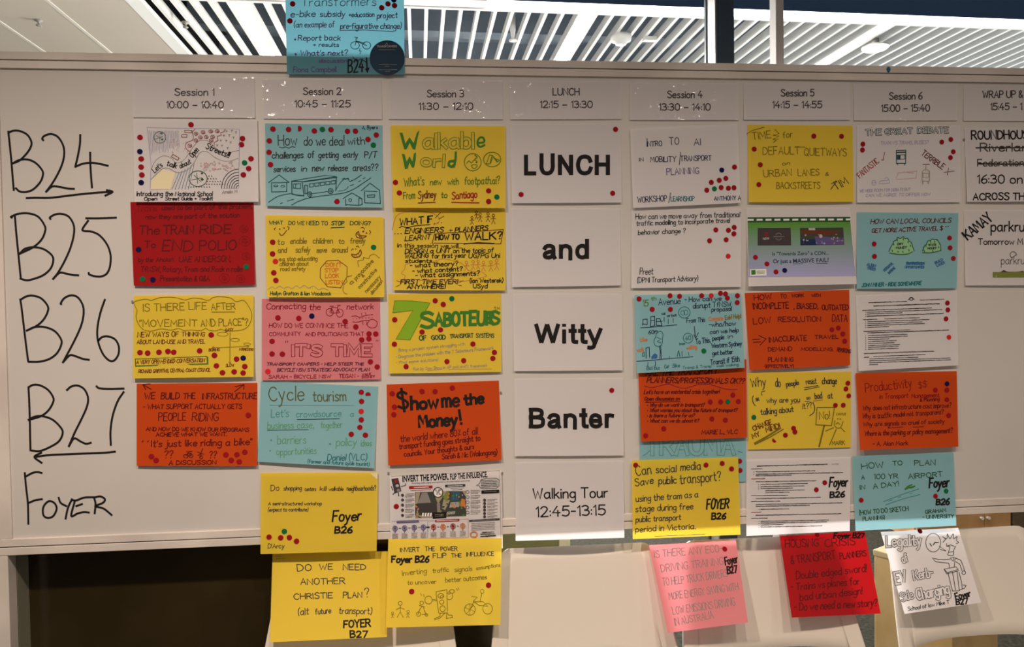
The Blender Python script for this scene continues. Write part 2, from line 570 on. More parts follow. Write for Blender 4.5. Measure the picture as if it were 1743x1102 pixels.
def get_dot(c, cut=None):
    key = (c, cut)
    if key not in dot_mesh:
        r, n = 0.0069, 28
        ring = []
        for k in range(n):
            a = 2 * math.pi * k / n
            x, y = r * math.cos(a), r * math.sin(a)
            if cut == 'b':
                y = max(y, -.35 * r)
            if cut == 'l':
                x = max(x, -.45 * r)
            if cut == 'd':
                t = (x + y)
                if t > .15 * r:
                    x, y = x - (t - .15 * r) / 2, y - (t - .15 * r) / 2
            ring.append((x, y))
        vs = [(x, y, 0) for x, y in ring] + [(x * .97, y * .97, .0003) for x, y in ring]
        fs = [(k, (k + 1) % n, n + (k + 1) % n, n + k) for k in range(n)] + [tuple(range(n, 2 * n))]
        me = bpy.data.meshes.new('dot_sticker')
        me.from_pydata(vs, [], fs)
        me.materials.append(DOTM[c])
        dot_mesh[key] = me
    return dot_mesh[key]


def place_dots(surf, cfn, dots, what):
    """dots: 'r x y ...' in crop coordinates, each its own sticker lying on the sheet"""
    items = []
    for d in dots.split(';'):
        t = d.split()
        if not t:
            continue
        c, x, y = t[0], float(t[1]), float(t[2])
        items.append((c, *cfn(x, y), t[3] if len(t) > 3 else None))
    for c in 'rRng':
        sel = [i for i in items if i[0] == c]
        if not sel:
            continue
        gx = sorted(i[1] for i in sel)
        gy = sorted(i[2] for i in sel)
        mx = min([b - a for a, b in zip(gx, gx[1:])] or [9])
        my = min([b - a for a, b in zip(gy, gy[1:])] or [9])
        byx = mx >= my
        sel.sort(key=lambda i: i[1] if byx else i[2])
        for k, (cc, px, py, cut) in enumerate(sel):
            if len(sel) == 1:
                lab = f'only {DOTN[c]} dot sticker on the {what}'
            else:
                nm = ORD[k] if k < len(sel) - 1 else 'last'
                lab = f"{nm} {DOTN[c]} dot sticker from the {'left' if byx else 'top'} on the {what}"
            o = bpy.data.objects.new('dot_sticker', get_dot(c, cut))
            link(o)
            nrm = surf.normal(px, py)
            p = surf.px(px, py, 0.0006 + 0.00012 * (k % 4))
            z = Vector(nrm)
            up = Vector((0, 0, 1))
            xx = up.cross(z).normalized()
            yy = z.cross(xx)
            o.matrix_world = Matrix(((xx.x, yy.x, z.x, p[0]), (xx.y, yy.y, z.y, p[1]), (xx.z, yy.z, z.z, p[2]), (0, 0, 0, 1)))
            tag(o, lab, 'dot sticker', 'dot stickers on the ' + what)


def P(s):
    return np.array([float(q) for q in s.split()]).reshape(-1, 2)


def circ(cx, cy, rx, ry, n=22, a0=0, a1=360):
    t = np.radians(np.linspace(a0, a1, n))
    return np.c_[cx + rx * np.cos(t), cy + ry * np.sin(t)]


INKNAME = {'black': 'black', 'ink': 'black', 'fgreen': 'green', 'dkgreen': 'dark green', 'leafA': 'filled green', 'olive': 'olive', 'red': 'red', 'brown': 'brown', 'maroon': 'dark red', 'dkred': 'dark red', 'wine': 'dark red',
           'navy': 'navy', 'blue': 'blue', 'purple': 'purple', 'plum': 'dark purple', 'teal': 'teal', 'sea': 'teal', 'softgreen': 'green', 'moss': 'olive', 'orange': 'orange', 'rust': 'orange', 'stone': 'faint', 'lav': 'lilac', 'grey': 'grey', 'dkteal': 'dark teal'}
PARTS = {'b': 'printed_text', 's': 'printed_text', 'u': 'handwriting', 't': 'handwriting', 'o': 'handwriting', 'p': 'printed_text', 'g': 'printed_text', 'l': 'drawing', 'c': 'drawing', 'd': 'drawing', 'f': 'drawing', 'i': 'picture', 'x': 'crossing_out'}


def draw_items(items, cfn, scale, tofn, root, origin, force=None):
    """build ink meshes, one per part"""
    parts = {}
    order = [0]

    def emit(part, col, v2, faces):
        vs, fs, ms, cols = parts.setdefault(part, ([], [], [], []))
        if col not in cols:
            cols.append(col)
        ci = cols.index(col)
        b = len(vs)
        e = 0.0004 + 0.000004 * order[0]
        for q in v2:
            vs.append(tofn(*cfn(q[0], q[1]), e))
        for f in faces:
            fs.append(tuple(b + i for i in f))
            ms.append(ci)

    for it in items:
        order[0] += 1
        k = it[0]
        part = force or PARTS[k]
        if part == 'handwriting':
            part = ('handwriting', it[8] if k == 't' else it[9])
            if k == 't' and it[8] == 'black' and it[1].lower().strip('0123456789 ') in ('foyer', 'b', 'foyer b') and it[7] > 10:
                part = ('room_note', 'black')
        if k == 't':
            _, text, x0, y0, x1, y1, h, w, col = it[:9]
            for st in hand(text, x0, y0, x1, y1, h, *(it[9:10])):
                emit(part, col, *ribbon(st, w))
        elif k == 's':  # plain printed line
            _, text, x0, y0, x1, y1, h, w, col = it
            for st in hand(text, x0, y0, x1, y1, h, 0.0, 0.0, 5):
                emit(part, col, *ribbon(st, w))
        elif k == 'b':  # heavy printed word
            _, text, x0, y0, x1, y1, h, col = it
            tot = sum(BADV[q] for q in text) - 1.6
            sx, a = (x1 - x0) / tot, -.8
            for q in text:
                for sm, pts in BOLD[q]:
                    g = spline(pts, 6) if sm else pts
                    g = np.c_[x0 + (a + g[:, 0]) * sx, y0 + (y1 - y0) * (a + g[:, 0]) / tot - g[:, 1] * h / 10]
                    vs_, fs_ = ribbon(g, 2.02 * h / 10)
                    if not sm:  # square ends exactly at the stroke ends
                        vs_, fs_ = ribbon_flat(g, 2.02 * h / 10)
                    emit(part, col, vs_, fs_)
                a += BADV[q]
        elif k == 'u':  # hollow bubble letters: pen outline round a paper-coloured inside
            _, text, x0, y0, x1, y1, h, W_, w, col, inner = it
            st_ = hand(text, x0, y0, x1, y1, h, 0.0, .5, 5)
            for st in st_:
                emit(part, col, *ribbon(st, W_))
            order[0] += 6
            for st in st_:
                emit(part, inner, *ribbon(st, W_ - 2 * w))
        elif k in 'po':
            if k == 'p':
                _, text, x0, y0, x1, y1, h, bold, col = it
            else:
                _, text, x0, y0, x1, y1, h, bold, w, col = it
            v, f, be, ch = font_mesh(text, bold)
            mn, mxx = v[:, 0].min(), v[:, 0].max()
            L = math.hypot(x1 - x0, y1 - y0)
            dx, dy = (x1 - x0) / L, (y1 - y0) / L
            u = (v[:, 0] - mn) / (mxx - mn) * L
            vv = v[:, 1] / ch * h
            q = np.c_[x0 + u * dx + vv * dy, y0 + u * dy - vv * dx]
            if k == 'p':
                emit(part, col, q, [tuple(reversed(g)) for g in f])
            else:
                for a, b in be:
                    emit(part, col, *ribbon(q[[a, b]], w))
        elif k == 'l' or k == 'x':
            _, col, w, pts = it[:4]
            a = P(pts) if isinstance(pts, str) else pts
            if len(it) > 4 and it[4]:
                a = spline(a, 5)
            emit(part, col, *ribbon(a, w))
        elif k == 'c':
            _, col, w, cx, cy, rx, ry = it[:7]
            emit(part, col, *ribbon(circ(cx, cy, rx, ry, 22, *(it[7:9])), w))
        elif k == 'd':
            _, col, cx, cy, rx, ry = it
            emit(part, col, circ(cx, cy, rx, ry, 17)[:-1], [tuple(range(16))])
        elif k == 'f' or k == 'i':
            _, col, pts = it
            a = P(pts) if isinstance(pts, str) else pts
            if len(a) == 4:  # follow the curl of the sheet
                n = 7
                g = [(a[0] * (1 - s) + a[1] * s) * (1 - t) + (a[3] * (1 - s) + a[2] * s) * t for t in np.linspace(0, 1, n + 1) for s in np.linspace(0, 1, n + 1)]
                emit(part, col, g, [(j * (n + 1) + i, (j + 1) * (n + 1) + i, (j + 1) * (n + 1) + i + 1, j * (n + 1) + i + 1) for j in range(n) for i in range(n)])
            else:
                emit(part, col, a, [tuple(range(len(a)))])
                order[0] += 50
        elif k == 'g':  # a line of print too small to read: word-length marks
            _, col, w, x0, y0, x1, y1 = it
            L = math.hypot(x1 - x0, y1 - y0)
            t = 0.0
            while t < L:
                wl = min(rnd.uniform(1.2, 5) * w, L - t)
                a, b = t / L, (t + wl) / L
                seg = [(x0 + (x1 - x0) * (a + (b - a) * i / 4), y0 + (y1 - y0) * (a + (b - a) * i / 4) + (rnd.uniform(-.12, .12) * w)) for i in range(5)]
                emit(part, col, *ribbon(np.array(seg), w * rnd.uniform(.5, .8)))
                t += wl + w * .55
    for part, (vs, fs, ms, cols) in parts.items():
        nm = part if isinstance(part, str) else part[0]
        o = mesh_obj(nm, vs, fs, [INKM[c] for c in cols], ms, root, origin)
        if nm == 'room_note':
            o['label'] = 'thick black marker room note'
        elif nm == 'handwriting' and sum(1 for q in parts if not isinstance(q, str) and q[0] == nm) > 1 and part[1] in INKNAME:
            o['label'] = INKNAME[part[1]] + ' handwriting'


def sheet(name, label, cat, col, quad, crop, items, dots='', what=None, layer=0, lift=.007, base=None, plane=None, curl=0., side=0., group=None, extra=None):
    p0, n = plane if plane else (BOARD_P0, BOARD_N)
    s = Surf(quad, base if base is not None else .0012 + .0035 * layer, lift, p0, n, curl, side)
    ox, oy, sc = crop
    cfn = lambda x, y: (ox + x / sc, oy + y / sc)
    org = s.uv(.5, 1.0)
    root = empty(name, tuple(org), label, cat, group)
    nu, nv = 10, 12
    vs = [s.uv(i / nu, j / nv) for j in range(nv + 1) for i in range(nu + 1)]
    fs = [(j * (nu + 1) + i, (j + 1) * (nu + 1) + i, (j + 1) * (nu + 1) + i + 1, j * (nu + 1) + i + 1) for j in range(nv) for i in range(nu)]
    mesh_obj('sheet', vs, fs, [PAPER[col]], None, root, org, True)
    draw_items(items, cfn, sc, lambda x, y, e: s.px(x, y, e), root, org)
    if dots:
        place_dots(s, cfn, dots, what)
    return root, s, org

# ------------------------------------------------------------------ the setting
M_CARPET = noise_col(mat('carpet', (.05, .055, .045), .95, .1), (.018, .017, .011), (.046, .043, .030), 60, 6, bump=.4, bscale=300)
M_PLASTER = mat('plaster', (.53, .47, .395), .8, .2)
M_JOINT = mat('plaster_joint', (.66, .62, .56), .8, .2)
M_VOID = noise_col(mat('ceiling_void', (.10, .13, .17), .8, .2), (.20, .25, .31), (.30, .35, .41), 3.0, 3)
M_FIN = mat('white_slat', (.86, .85, .82), .55, .3)
M_DARK = mat('dark_soffit', (.012, .020, .036), 1.0, .0)
M_LED = mat('led_diffuser', (1.0, .97, .92), .4, .2, emit=6.0)
M_OFF = mat('unlit_diffuser', (.55, .50, .48), .4, .3)
M_BLACK = mat('black_slot', (.01, .01, .012), .6, .2)
M_STEEL = mat('dark_steel', (.022, .035, .05), .4, .4)
M_STEEL_LIT = mat('dark_steel_lit_face', (.55, .54, .52), .38, .5, metal=.7)  # lighter copy of the dark steel, brightness of its lit face in the colour
M_PALE = mat('pale_metal', (.46, .43, .42), .45, .4)
M_RAIL = noise_col(mat('board_rail', (.60, .55, .50), .5, .3), (.55, .50, .455), (.66, .60, .55), 7, 6, bump=.05)
M_BOARD = noise_col(mat('whiteboard_face', (.55, .52, .49), .42, .35), (.53, .505, .475), (.57, .54, .51), 2.2, 5)
M_PLY = noise_col(mat('plywood', (.62, .42, .20), .6, .3), (.68, .46, .20), (.80, .58, .30), 6, 6)
M_PLYTOP = mat('plywood_top', (.66, .52, .30), .6, .3)
M_WOOD = noise_col(mat('orange_wood', (.50, .27, .10), .55, .3), (.46, .24, .085), (.55, .31, .13), 8, 5)
M_BROWN = mat('dark_brown_panel', (.12, .085, .05), .6, .3)
M_OLIVE = noise_col(mat('olive_laminate', (.24, .23, .08), .6, .3), (.20, .19, .065), (.28, .27, .11), 4, 3)
M_CREAM = mat('cream_edge', (.85, .78, .52), .6, .3)
M_GLOSSDARK = noise_col(mat('dark_glazing', (.014, .011, .005), .16, .5), (.022, .015, .005), (.038, .026, .010), 2.5, 3)
M_JAMB = mat('olive_jamb', (.20, .19, .135), .6, .3)
M_CHAIR = mat('white_chair_shell', (.59, .545, .48), .45, .35)
M_CHROME = mat('chrome', (.7, .7, .7), .2, .5, metal=1)
M_PUTTY = mat('grey_putty', (.22, .20, .19), .8, .2)
M_CLEAR = mat('clear_tape', (.70, .68, .66), .12, .6)
M_BLUETAPE = mat('blue_tape', (.02, .13, .26), .6, .3)
M_STICK = mat('navy_sticker', (.010, .035, .075), .6, .2)

mb = MB()
mb.box(-6, 7, -4, 8, -.1, 0)
tag(mb.build('floor', M_CARPET), kind='structure')
mb = MB()
mb.box(-6, 7, 7.0, 7.2, 0, 3.6)
tag(mb.build('wall_back', M_PLASTER), kind='structure')
for nm, x in (('wall_left', -6.1), ('wall_right', 7.0)):
    mb = MB()
    mb.box(x, x + .1, .6, 7.0, 0, 3.6)
    tag(mb.build(nm, M_PLASTER), kind='structure')

# slatted ceiling: slats run away from the board, 2 degrees off square
ZC = 2.93
O_ = at_z(696, 13.6, ZC)
dirv = ray(713, 500)
dirv = np.array([dirv[0], dirv[1], 0]) / math.hypot(dirv[0], dirv[1])
perp = np.array([dirv[1], -dirv[0], 0])
PITCH = float((at_z(755.7, 14.8, ZC) - O_) @ perp) / 2


def CL(l, s, z):
    return O_ + perp * l + dirv * s + np.array([0, 0, z - ZC])


def lat(px, py, z=ZC):
    q = at_z(px, py, z) - O_
    return float(q @ perp), float(q @ dirv)


def cbox(mbb, l0, l1, s0, s1, z0, z1, mi=0):
    mbb.box(l0, l1, s0, s1, z0, z1, mi, lambda p: CL(p[0], p[1], p[2]))


L_EDGE = lat(222, 1)[0]
S_END = 3.4
leds = [round(lat(x, y)[0] / PITCH - .5) for x, y in ((406, 5.5), (1003, 20), (1528, 27))]
mb = MB()
k0 = math.ceil(L_EDGE / PITCH)
for k in range(k0, k0 + 95):
    cbox(mb, k * PITCH - .009, k * PITCH + .009, 0, S_END, ZC, ZC + .046)
cbox(mb, L_EDGE - .02, L_EDGE + .05, -.4, S_END, ZC - .004, ZC + .02)
cbox(mb, L_EDGE, k0 * PITCH + 95 * PITCH, -.022, .0, ZC - .002, ZC + .03)
tag(mb.build('ceiling', M_FIN), kind='structure')
mb = MB()
cbox(mb, L_EDGE, 8, -.6, S_END + .5, ZC + .50, ZC + .6)
rr = random.Random(3)
for i in range(9):
    s_ = .2 + i * .36
    cbox(mb, L_EDGE, 8, s_, s_ + rr.uniform(.05, .16), ZC + rr.uniform(.22, .36), ZC + .42)
cbox(mb, L_EDGE - .2, L_EDGE - .022, -.6, S_END + .5, ZC + .101, ZC + .6, 1)  # black side added to the void, stands in for shade in the left gaps
tag(mb.build('ceiling', [M_VOID, M_BLACK]), kind='structure')
mb = MB()
cbox(mb, -6, L_EDGE - .02, -.9, S_END + 3, ZC, ZC + .1)
for a, b in (((75, 0), (195, 92)), ((0, 40), (82, 90))):
    l = (lat(*a)[0] + lat(*b)[0]) / 2
    cbox(mb, l - .009, l + .009, -.9, S_END + 3, ZC - .004, ZC, 1)
tag(mb.build('ceiling', [M_PLASTER, M_JOINT]), kind='structure')
mb = MB()
cbox(mb, L_EDGE, 8, -1.6, -.125, ZC + .004, ZC + .1)
cbox(mb, L_EDGE, 8, -.034, -.022, ZC + .008, ZC + .1)
tag(mb.build('ceiling', M_DARK), kind='structure')
mb = MB()
cbox(mb, L_EDGE, 8, S_END, S_END + 3.5, ZC, ZC + .1)
tag(mb.build('ceiling', M_PLASTER), kind='structure')


def ceil_light(l0, l1, s0, s1, label):
    o = CL((l0 + l1) / 2, (s0 + s1) / 2, ZC)
    r = empty('linear_ceiling_light', tuple(o), label, 'ceiling light', 'linear lights in the slatted ceiling')
    b = MB()
    cbox(b, l0, l1, s0, s1, ZC + .001, ZC + .02)
    b.build('diffuser', M_LED, r, o)
    b = MB()
    cbox(b, l0, l1, s0, s1, ZC + .021, ZC + .06)
    b.build('housing', M_FIN, r, o)
    return r


for k, lab in zip(leds, ('lit linear ceiling light left of the cyan poster', 'lit linear ceiling light between the cyan poster and the dark column',
                         'lit linear ceiling light beside the glowing dome lamp')):
    ceil_light(k * PITCH + .012, (k + 1) * PITCH - .012, .002, S_END - .01, lab)
la, lb, lc = lat(829, 8)[0], lat(1204, 20)[0], lat(1240, 20)[0]
ceil_light(la, 6.5, -.122, -.036, 'bright light strip running across the near ends of the ceiling slats')
b = MB()
cbox(b, L_EDGE, la - .004, -.122, -.036, ZC, ZC + .06)
tag(b.build('blank_ceiling_panel', M_OFF, None, CL(la - 1, -.08, ZC)), 'unlit pinkish panel in line with the light strip, right of the cyan poster', 'ceiling panel')

# glazing line beyond the board: dark steel column and pale post, clear pane
YC = 1.0
c0, c1 = at(1220, 60, YC), at(1249.5, 60, YC)
mb = MB()
mb.box(c0[0], c1[0], YC, YC + .11, 0, 3.02, 0)
mb.box(c0[0] - .006, c0[0] - .0005, YC + .004, YC + .09, 0, ZC - .07, 1)  # left face of the dark column, light falling on it put into the colour
mb.box(c0[0] - .012, c0[0] - .001, YC + .092, YC + .11, 0, ZC, 0)
tag(mb.build('column', [M_STEEL, M_STEEL_LIT]), kind='structure')
YP = .06
c0, c1 = at(1313.5, 60, YP), at(1331, 60, YP)
mb = MB()
mb.box(c0[0] + .0075, c1[0], YP - .012, YP + .03, 0, 3.0)
tag(mb.build('trim_1', M_PALE, None, None, .002), kind='structure')

m_glass = bpy.data.materials.new('clear_glass')
m_glass.use_nodes = True
nt = m_glass.node_tree
nt.nodes.remove(nt.nodes['Principled BSDF'])
tb, gb, mx, fr = (nt.nodes.new(q) for q in ('ShaderNodeBsdfTransparent', 'ShaderNodeBsdfGlossy', 'ShaderNodeMixShader', 'ShaderNodeFresnel'))
tb.inputs['Color'].default_value = (.96, .98, .98, 1)
gb.inputs['Roughness'].default_value = 0.0
fr.inputs['IOR'].default_value = 1.4
nt.links.new(fr.outputs[0], mx.inputs['Fac'])
nt.links.new(tb.outputs[0], mx.inputs[1])
nt.links.new(gb.outputs[0], mx.inputs[2])
nt.links.new(mx.outputs[0], nt.nodes['Material Output'].inputs['Surface'])
colx0, colx1 = at(1220, 60, YC)[0] - .013, at(1249.5, 60, YC)[0]
for nm, xa, xb in (('window_1', -4.0, colx0), ('window_2', colx1, 6.0)):
    o = mesh_obj(nm, [(xa, YC + .06, 1.0), (xb, YC + .06, 1.0), (xb, YC + .06, ZC - .006), (xa, YC + .06, ZC - .006)], [(0, 1, 2, 3)], [m_glass])
    tag(o, kind='structure')

# dark glazing under the left half of the board, with its jamb
xr = at(852, 1000, .10)[0]
mb = MB()
mb.box(-1.093, xr, .085, .10, .02, 1.2)
tag(mb.build('window_3', M_GLOSSDARK), kind='structure')
mb = MB()
mb.box(-1.125, -1.0935, .034, .10, 0, 1.2)
tag(mb.build('trim_2', M_JAMB), kind='structure')

# fittings on the ceiling
def fitting(name, px, py, z, prof, m, label, cat, n=24):
    c = at_z(px, py, z)
    b = MB()
    b.lathe((0, 0, 0), prof, n)
    o = b.build(name, m, None, (0, 0, 0), 0, True)
    o.location = tuple(c)
    return tag(o, label, cat)


M_FIT = mat('white_plastic', (.80, .79, .76), .4, .4)
M_DOME = mat('lamp_glass', (1, .95, .85), .4, .3, emit=1.6)
fitting('sprinkler_head', 873, 70, ZC - .045, [(0, 0), (.022, 0), (.022, .006), (.007, .012), (.010, .03), (.016, .06), (.016, .16), (0, .16)], M_FIT,
        'white pendant sprinkler between slats right of the cyan poster', 'sprinkler', 14)
fitting('smoke_detector', 1057, 76, ZC - .05, [(0, 0), (.03, .0), (.034, .016), (.055, .02), (.058, .036), (.058, .05), (0, .05)], M_FIT,
        'white round smoke detector under the slats, left of the dark column', 'smoke detector')
for x, y, lab in ((66, 44, 'small sprinkler on the plain ceiling at far left'), (316, 47, 'small sprinkler among the slats left of the cyan poster')):
    fitting('sprinkler_head', x, y, ZC - .028, [(0, 0), (.013, 0), (.013, .004), (.005, .008), (.006, .02), (.02, .024), (.02, .028), (0, .03)], mat('sprinkler_metal', (.35, .33, .30), .4, .5), lab, 'sprinkler', 12)
c = at_z(1490, 84, ZC - .05)
r = empty('dome_lamp', tuple(c), 'glowing white dome lamp hanging under slats near the bright strip', 'lamp')
b = MB()
b.lathe(c, [(0, -.012), (.035, -.010), (.06, -.003), (.073, .008)], 28)
b.build('lamp_glass', M_DOME, r, c, 0, True)
b = MB()
b.lathe(c, [(.074, .008), (.074, .014), (.05, .024), (.02, .03), (.02, .06)], 28)
b.build('lamp_cap', mat('lamp_metal', (.30, .29, .28), .5, .4), r, c, 0, True)
c = at_z(1106, 70, ZC - .02)
b = MB()
b.box(-.036, .036, -.02, .02, 0, .022)
o = b.build('ceiling_sensor', M_FIT, None, (0, 0, 0), .003)
o.location = tuple(c)
tag(o, 'small white oblong sensor on the slats right of the smoke detector', 'sensor')

# furniture beyond the board, seen under it
c = at(1487.5, 936, .62)
ZT = float(c[2])
r = empty('plywood_pedestal', (c[0], c[1], 0), 'pale plywood pedestal standing behind the rightmost white chair', 'pedestal')
r.rotation_euler = (0, 0, math.radians(-60))
b = MB()
b.box(0, .27, 0, .36, 0, ZT - .022)
b.build('body', M_PLY, r, None, .004)
b = MB()
b.box(-.003, .273, -.003, .363, ZT - .0215, ZT)
b.build('top', M_PLYTOP, r, None, .003)
xa, xb = at(1560, 880, 2.2)[0], at(1722, 880, 2.2)[0]
r = empty('wooden_cabinet', ((xa + xb) / 2, 2.2, 0), 'low orange wood cabinet with white knob, standing beyond the board', 'cabinet')
b = MB()
b.box(-(xb - xa) / 2, (xb - xa) / 2, .02, .45, 0, .62)
b.build('body', M_WOOD, r, None, .004)
xm = at(1676, 880, 2.2)[0] - (xa + xb) / 2
for x0, x1 in ((-(xb - xa) / 2 + .005, xm - .002), (xm + .002, (xb - xa) / 2 - .005)):
    b = MB()
    b.box(x0, x1, 0, .019, .05, .60)
    d = b.build('door', M_WOOD, r, None, .002)
    kx = x1 - .025 if x0 < 0 and x1 < xm + .01 else x0 + .025
    if kx > xm:
        kx = at(1680, 881, 2.2)[0] - (xa + xb) / 2
    zk = at(1680, 881, 2.2)[2]
    b = MB()
    b.tube([(kx, .0, zk), (kx, -.02, zk)], [.006, .010], 12)
    b.build('knob', M_FIT, d)
b = MB()
b.box(0, .5, .0, .45, 0, .62)
o = b.build('low_cabinet', M_BROWN, None, (0, 0, 0), .004)
o.location = (xb + .01, 2.2, 0)
tag(o, 'dark brown low cabinet right of the orange wood cabinet', 'cabinet')
xa, xb = at(790, 920, .95)[0], at(970.5, 920, .95)[0]
r = empty('display_plinth', ((xa + xb) / 2, .95, 0), 'olive plinth with cream edge on the carpet below the Walking Tour sign', 'plinth')
b = MB()
b.box(-(xb - xa) / 2, (xb - xa) / 2 - .045, 0, .4, 0, .78)
b.build('body', M_OLIVE, r, None, .004)
b = MB()
b.box((xb - xa) / 2 - .045, (xb - xa) / 2, 0, .4, 0, .78)
b.build('edge_panel', M_CREAM, r, None, .003)

# ------------------------------------------------------------------ white chairs tucked against the board
TILT = math.radians(22)
CH_Y, CH_Z = .02, .797


def chair_pt(x, s, out=0.0):
    c = .018 * (x / .21) ** 2
    return np.array([x, -math.sin(TILT) * s - math.cos(TILT) * (c - .018 + out), CH_Z - math.cos(TILT) * s + math.sin(TILT) * (c - .018 + out)])


def hw(s):
    return .208 + .135 * min(s, .30)


def make_chair(label):
    r = empty('shell_chair', (0, CH_Y, 0), label, 'chair', 'white chairs below the whiteboard')
    us = [-1, -.985, -.955, -.9, -.84, -.835] + [i * .1 for i in range(-8, 9)] + [.835, .84, .9, .955, .985, 1]
    NR = 9
    vs, fs = [], []
    cols = len(us)
    for u in us:
        e = max(0, abs(u) - .86) / .14
        top = .030 * (1 - math.sqrt(max(0, 1 - e * e)))
        bot = .445 if abs(u) >= .8375 else .283 + .020 * (abs(u) / .83) ** 3
        for j in range(NR + 1):
            s = top + (bot - top) * j / NR
            vs.append(chair_pt(u * hw(s), s))
    for i in range(cols - 1):
        for j in range(NR):
            a = i * (NR + 1) + j
            if abs(us[i]) >= .8375 and abs(us[i + 1]) < .8375 or abs(us[i]) < .8375 and abs(us[i + 1]) >= .8375:
                pass
            fs.append((a, a + 1, a + NR + 2, a + NR + 1))
    # the thin columns where the arch begins join panel and side strut; leave only their upper part
    keep = []
    for i in range(cols - 1):
        step = (abs(us[i]) >= .8375) != (abs(us[i + 1]) >= .8375)
        for j in range(NR):
            if step and j >= NR * .62:
                continue
            keep.append(fs[i * NR + j])
    o = mesh_obj('backrest', vs, keep, [M_CHAIR], None, r, None, True)
    md = o.modifiers.new('thickness', 'SOLIDIFY')
    md.thickness = .011
    md.offset = -1
    b = MB()
    b.box(-.235, .235, -.56, -.13, .395, .425)
    s_ = b.build('seat', M_CHAIR, r, None, .02)
    for sx in (-1, 1):
        for y0, y1 in ((-.50, -.54), (-.17, -.06)):
            b = MB()
            b.tube([(sx * .19, y0, .397), (sx * .23, y1, 0)], .011, 12)
            b.build('leg', M_CHROME, r, None, 0, True)
    return r


def dup(root, loc, label):
    r = root.copy()
    link(r)
    r.location = loc
    r['label'] = label
    for ch in list(root.children):
        q = ch.copy()
        link(q)
        q.parent = r
    return r


chair = make_chair('white shell chair with a yellow sheet naming a plan on its back')
chair.location = (-.222, CH_Y, 0)
for x, lab in ((.351, 'white shell chair with a bare back, below the Walking Tour sign'), (.857, 'white shell chair with the red sheet hanging on its back'),
               (1.452, 'white shell chair with the white cartoon sheet hanging on its back')):
    dup(chair, (x, CH_Y, 0), lab)

# ------------------------------------------------------------------ the whiteboard
BX0, BX1, BZ0, BZ1 = -1.0815, 1.92, .884, 2.0525
RW = .0405
wb = empty('whiteboard', (.42, .015, 0), 'wide framed whiteboard covered with session posters', 'whiteboard')
WO = (.42, .015, 0)
b = MB()
b.box(BX0 - .01, BX1 + .01, 0, .022, BZ0 - .01, BZ1 + .01)
b.build('writing_surface', M_BOARD, wb, WO)


def rail(z0, z1, top):
    b = MB()
    h = (z1 - z0) / 2
    b.box(BX0 - RW, BX1 + RW, -.006, .032, z0, z0 + h - .0012)
    b.box(BX0 - RW, BX1 + RW, -.006, .032, z0 + h + .0012, z1)
    b.box(BX0 - RW, BX1 + RW, .0, .03, z0 + h - .002, z0 + h + .002, 1)
    b.build('frame_rail', [M_RAIL, M_BLACK], wb, WO, .0012)


rail(BZ1, BZ1 + .041, True)
rail(BZ0 - .041, BZ0, False)
for x0, x1 in ((BX0 - RW, BX0), (BX1, BX1 + RW)):
    b = MB()
    b.box(x0, x1, -.0055, .032, BZ0, BZ1)
    b.build('frame_rail', M_RAIL, wb, WO, .0012)
for x0, x1 in ((-1.135, -1.0935), (BX1 + .012, BX1 + .05)):
    b = MB()
    b.box(x0, x1, -.005, .032, 0, BZ0 - .0415)
    b.build('support_post', M_RAIL, wb, WO, .002)

bs = Surf((0, 0, 100, 0, 100, 100, 0, 100), .0006, 0, BOARD_P0, BOARD_N)
WR = []


def wmark(ox, oy, s, segs, w=12):
    draw_items([('l', 'black', w, q, 1) for q in segs], lambda x, y: (ox + x / s, oy + y / s), s,
               lambda x, y, e: on_plane(x, y, BOARD_P0 + BOARD_N * (.0004 + e), BOARD_N), wb, WO, 'marker_writing')


S1 = 835 / 235
wmark(0, 200, S1, ['50 85 58 160 68 260 75 350 83 440', '52 92 80 80 120 82 165 105 190 150 180 190 150 230 115 262 78 277', '78 277 115 258 165 254 215 275 255 320 258 355 240 395 200 435 160 450 120 448 95 428',
                    '262 138 255 128 270 110 310 100 350 118 380 165 388 215 378 275 350 340 315 400 278 450', '278 450 315 418 360 420 410 430 448 432',
                    '485 105 483 160 470 235 455 298', '455 298 500 280 550 274 600 280 652 292', '545 212 546 280 550 350 556 424',
                    '160 488 210 486 300 486 390 476 490 464 600 454 678 450', '645 440 680 450 636 473'])
wmark(0, 200, S1, ['72 606 68 600 110 583 170 580 230 600 270 655 272 690 250 740 200 785 118 825', '90 600 98 700 112 840 125 970', '118 825 150 795 200 785 260 795 310 830 322 865 305 915 260 955 200 978 160 985 122 975',
                    '305 615 302 605 330 588 370 583 415 600 445 650 446 710 425 790 390 870 350 940 320 978', '320 978 360 940 400 945 440 953 474 955', '520 610 600 610 702 606', '533 624 500 672 506 686 550 690 600 712 645 765 668 830 665 900 645 945 610 962 570 960 540 950 536 940'])
wmark(0, 490, S1, ['122 70 130 120 142 220 155 330 170 445', '124 72 160 52 200 48 250 65 288 110 288 145 265 190 225 228 160 260', '160 260 210 238 270 238 330 262 368 310 370 345 345 395 300 430 240 447 172 448',
                    '370 100 368 92 390 62 430 46 470 58 500 105 505 160 490 230 450 320 380 452', '380 452 420 410 450 412 500 430 538 436', '634 72 610 140 592 220 588 290 600 350 625 405 660 440 690 440 715 405 718 355 695 312 650 294 615 300 595 320'])
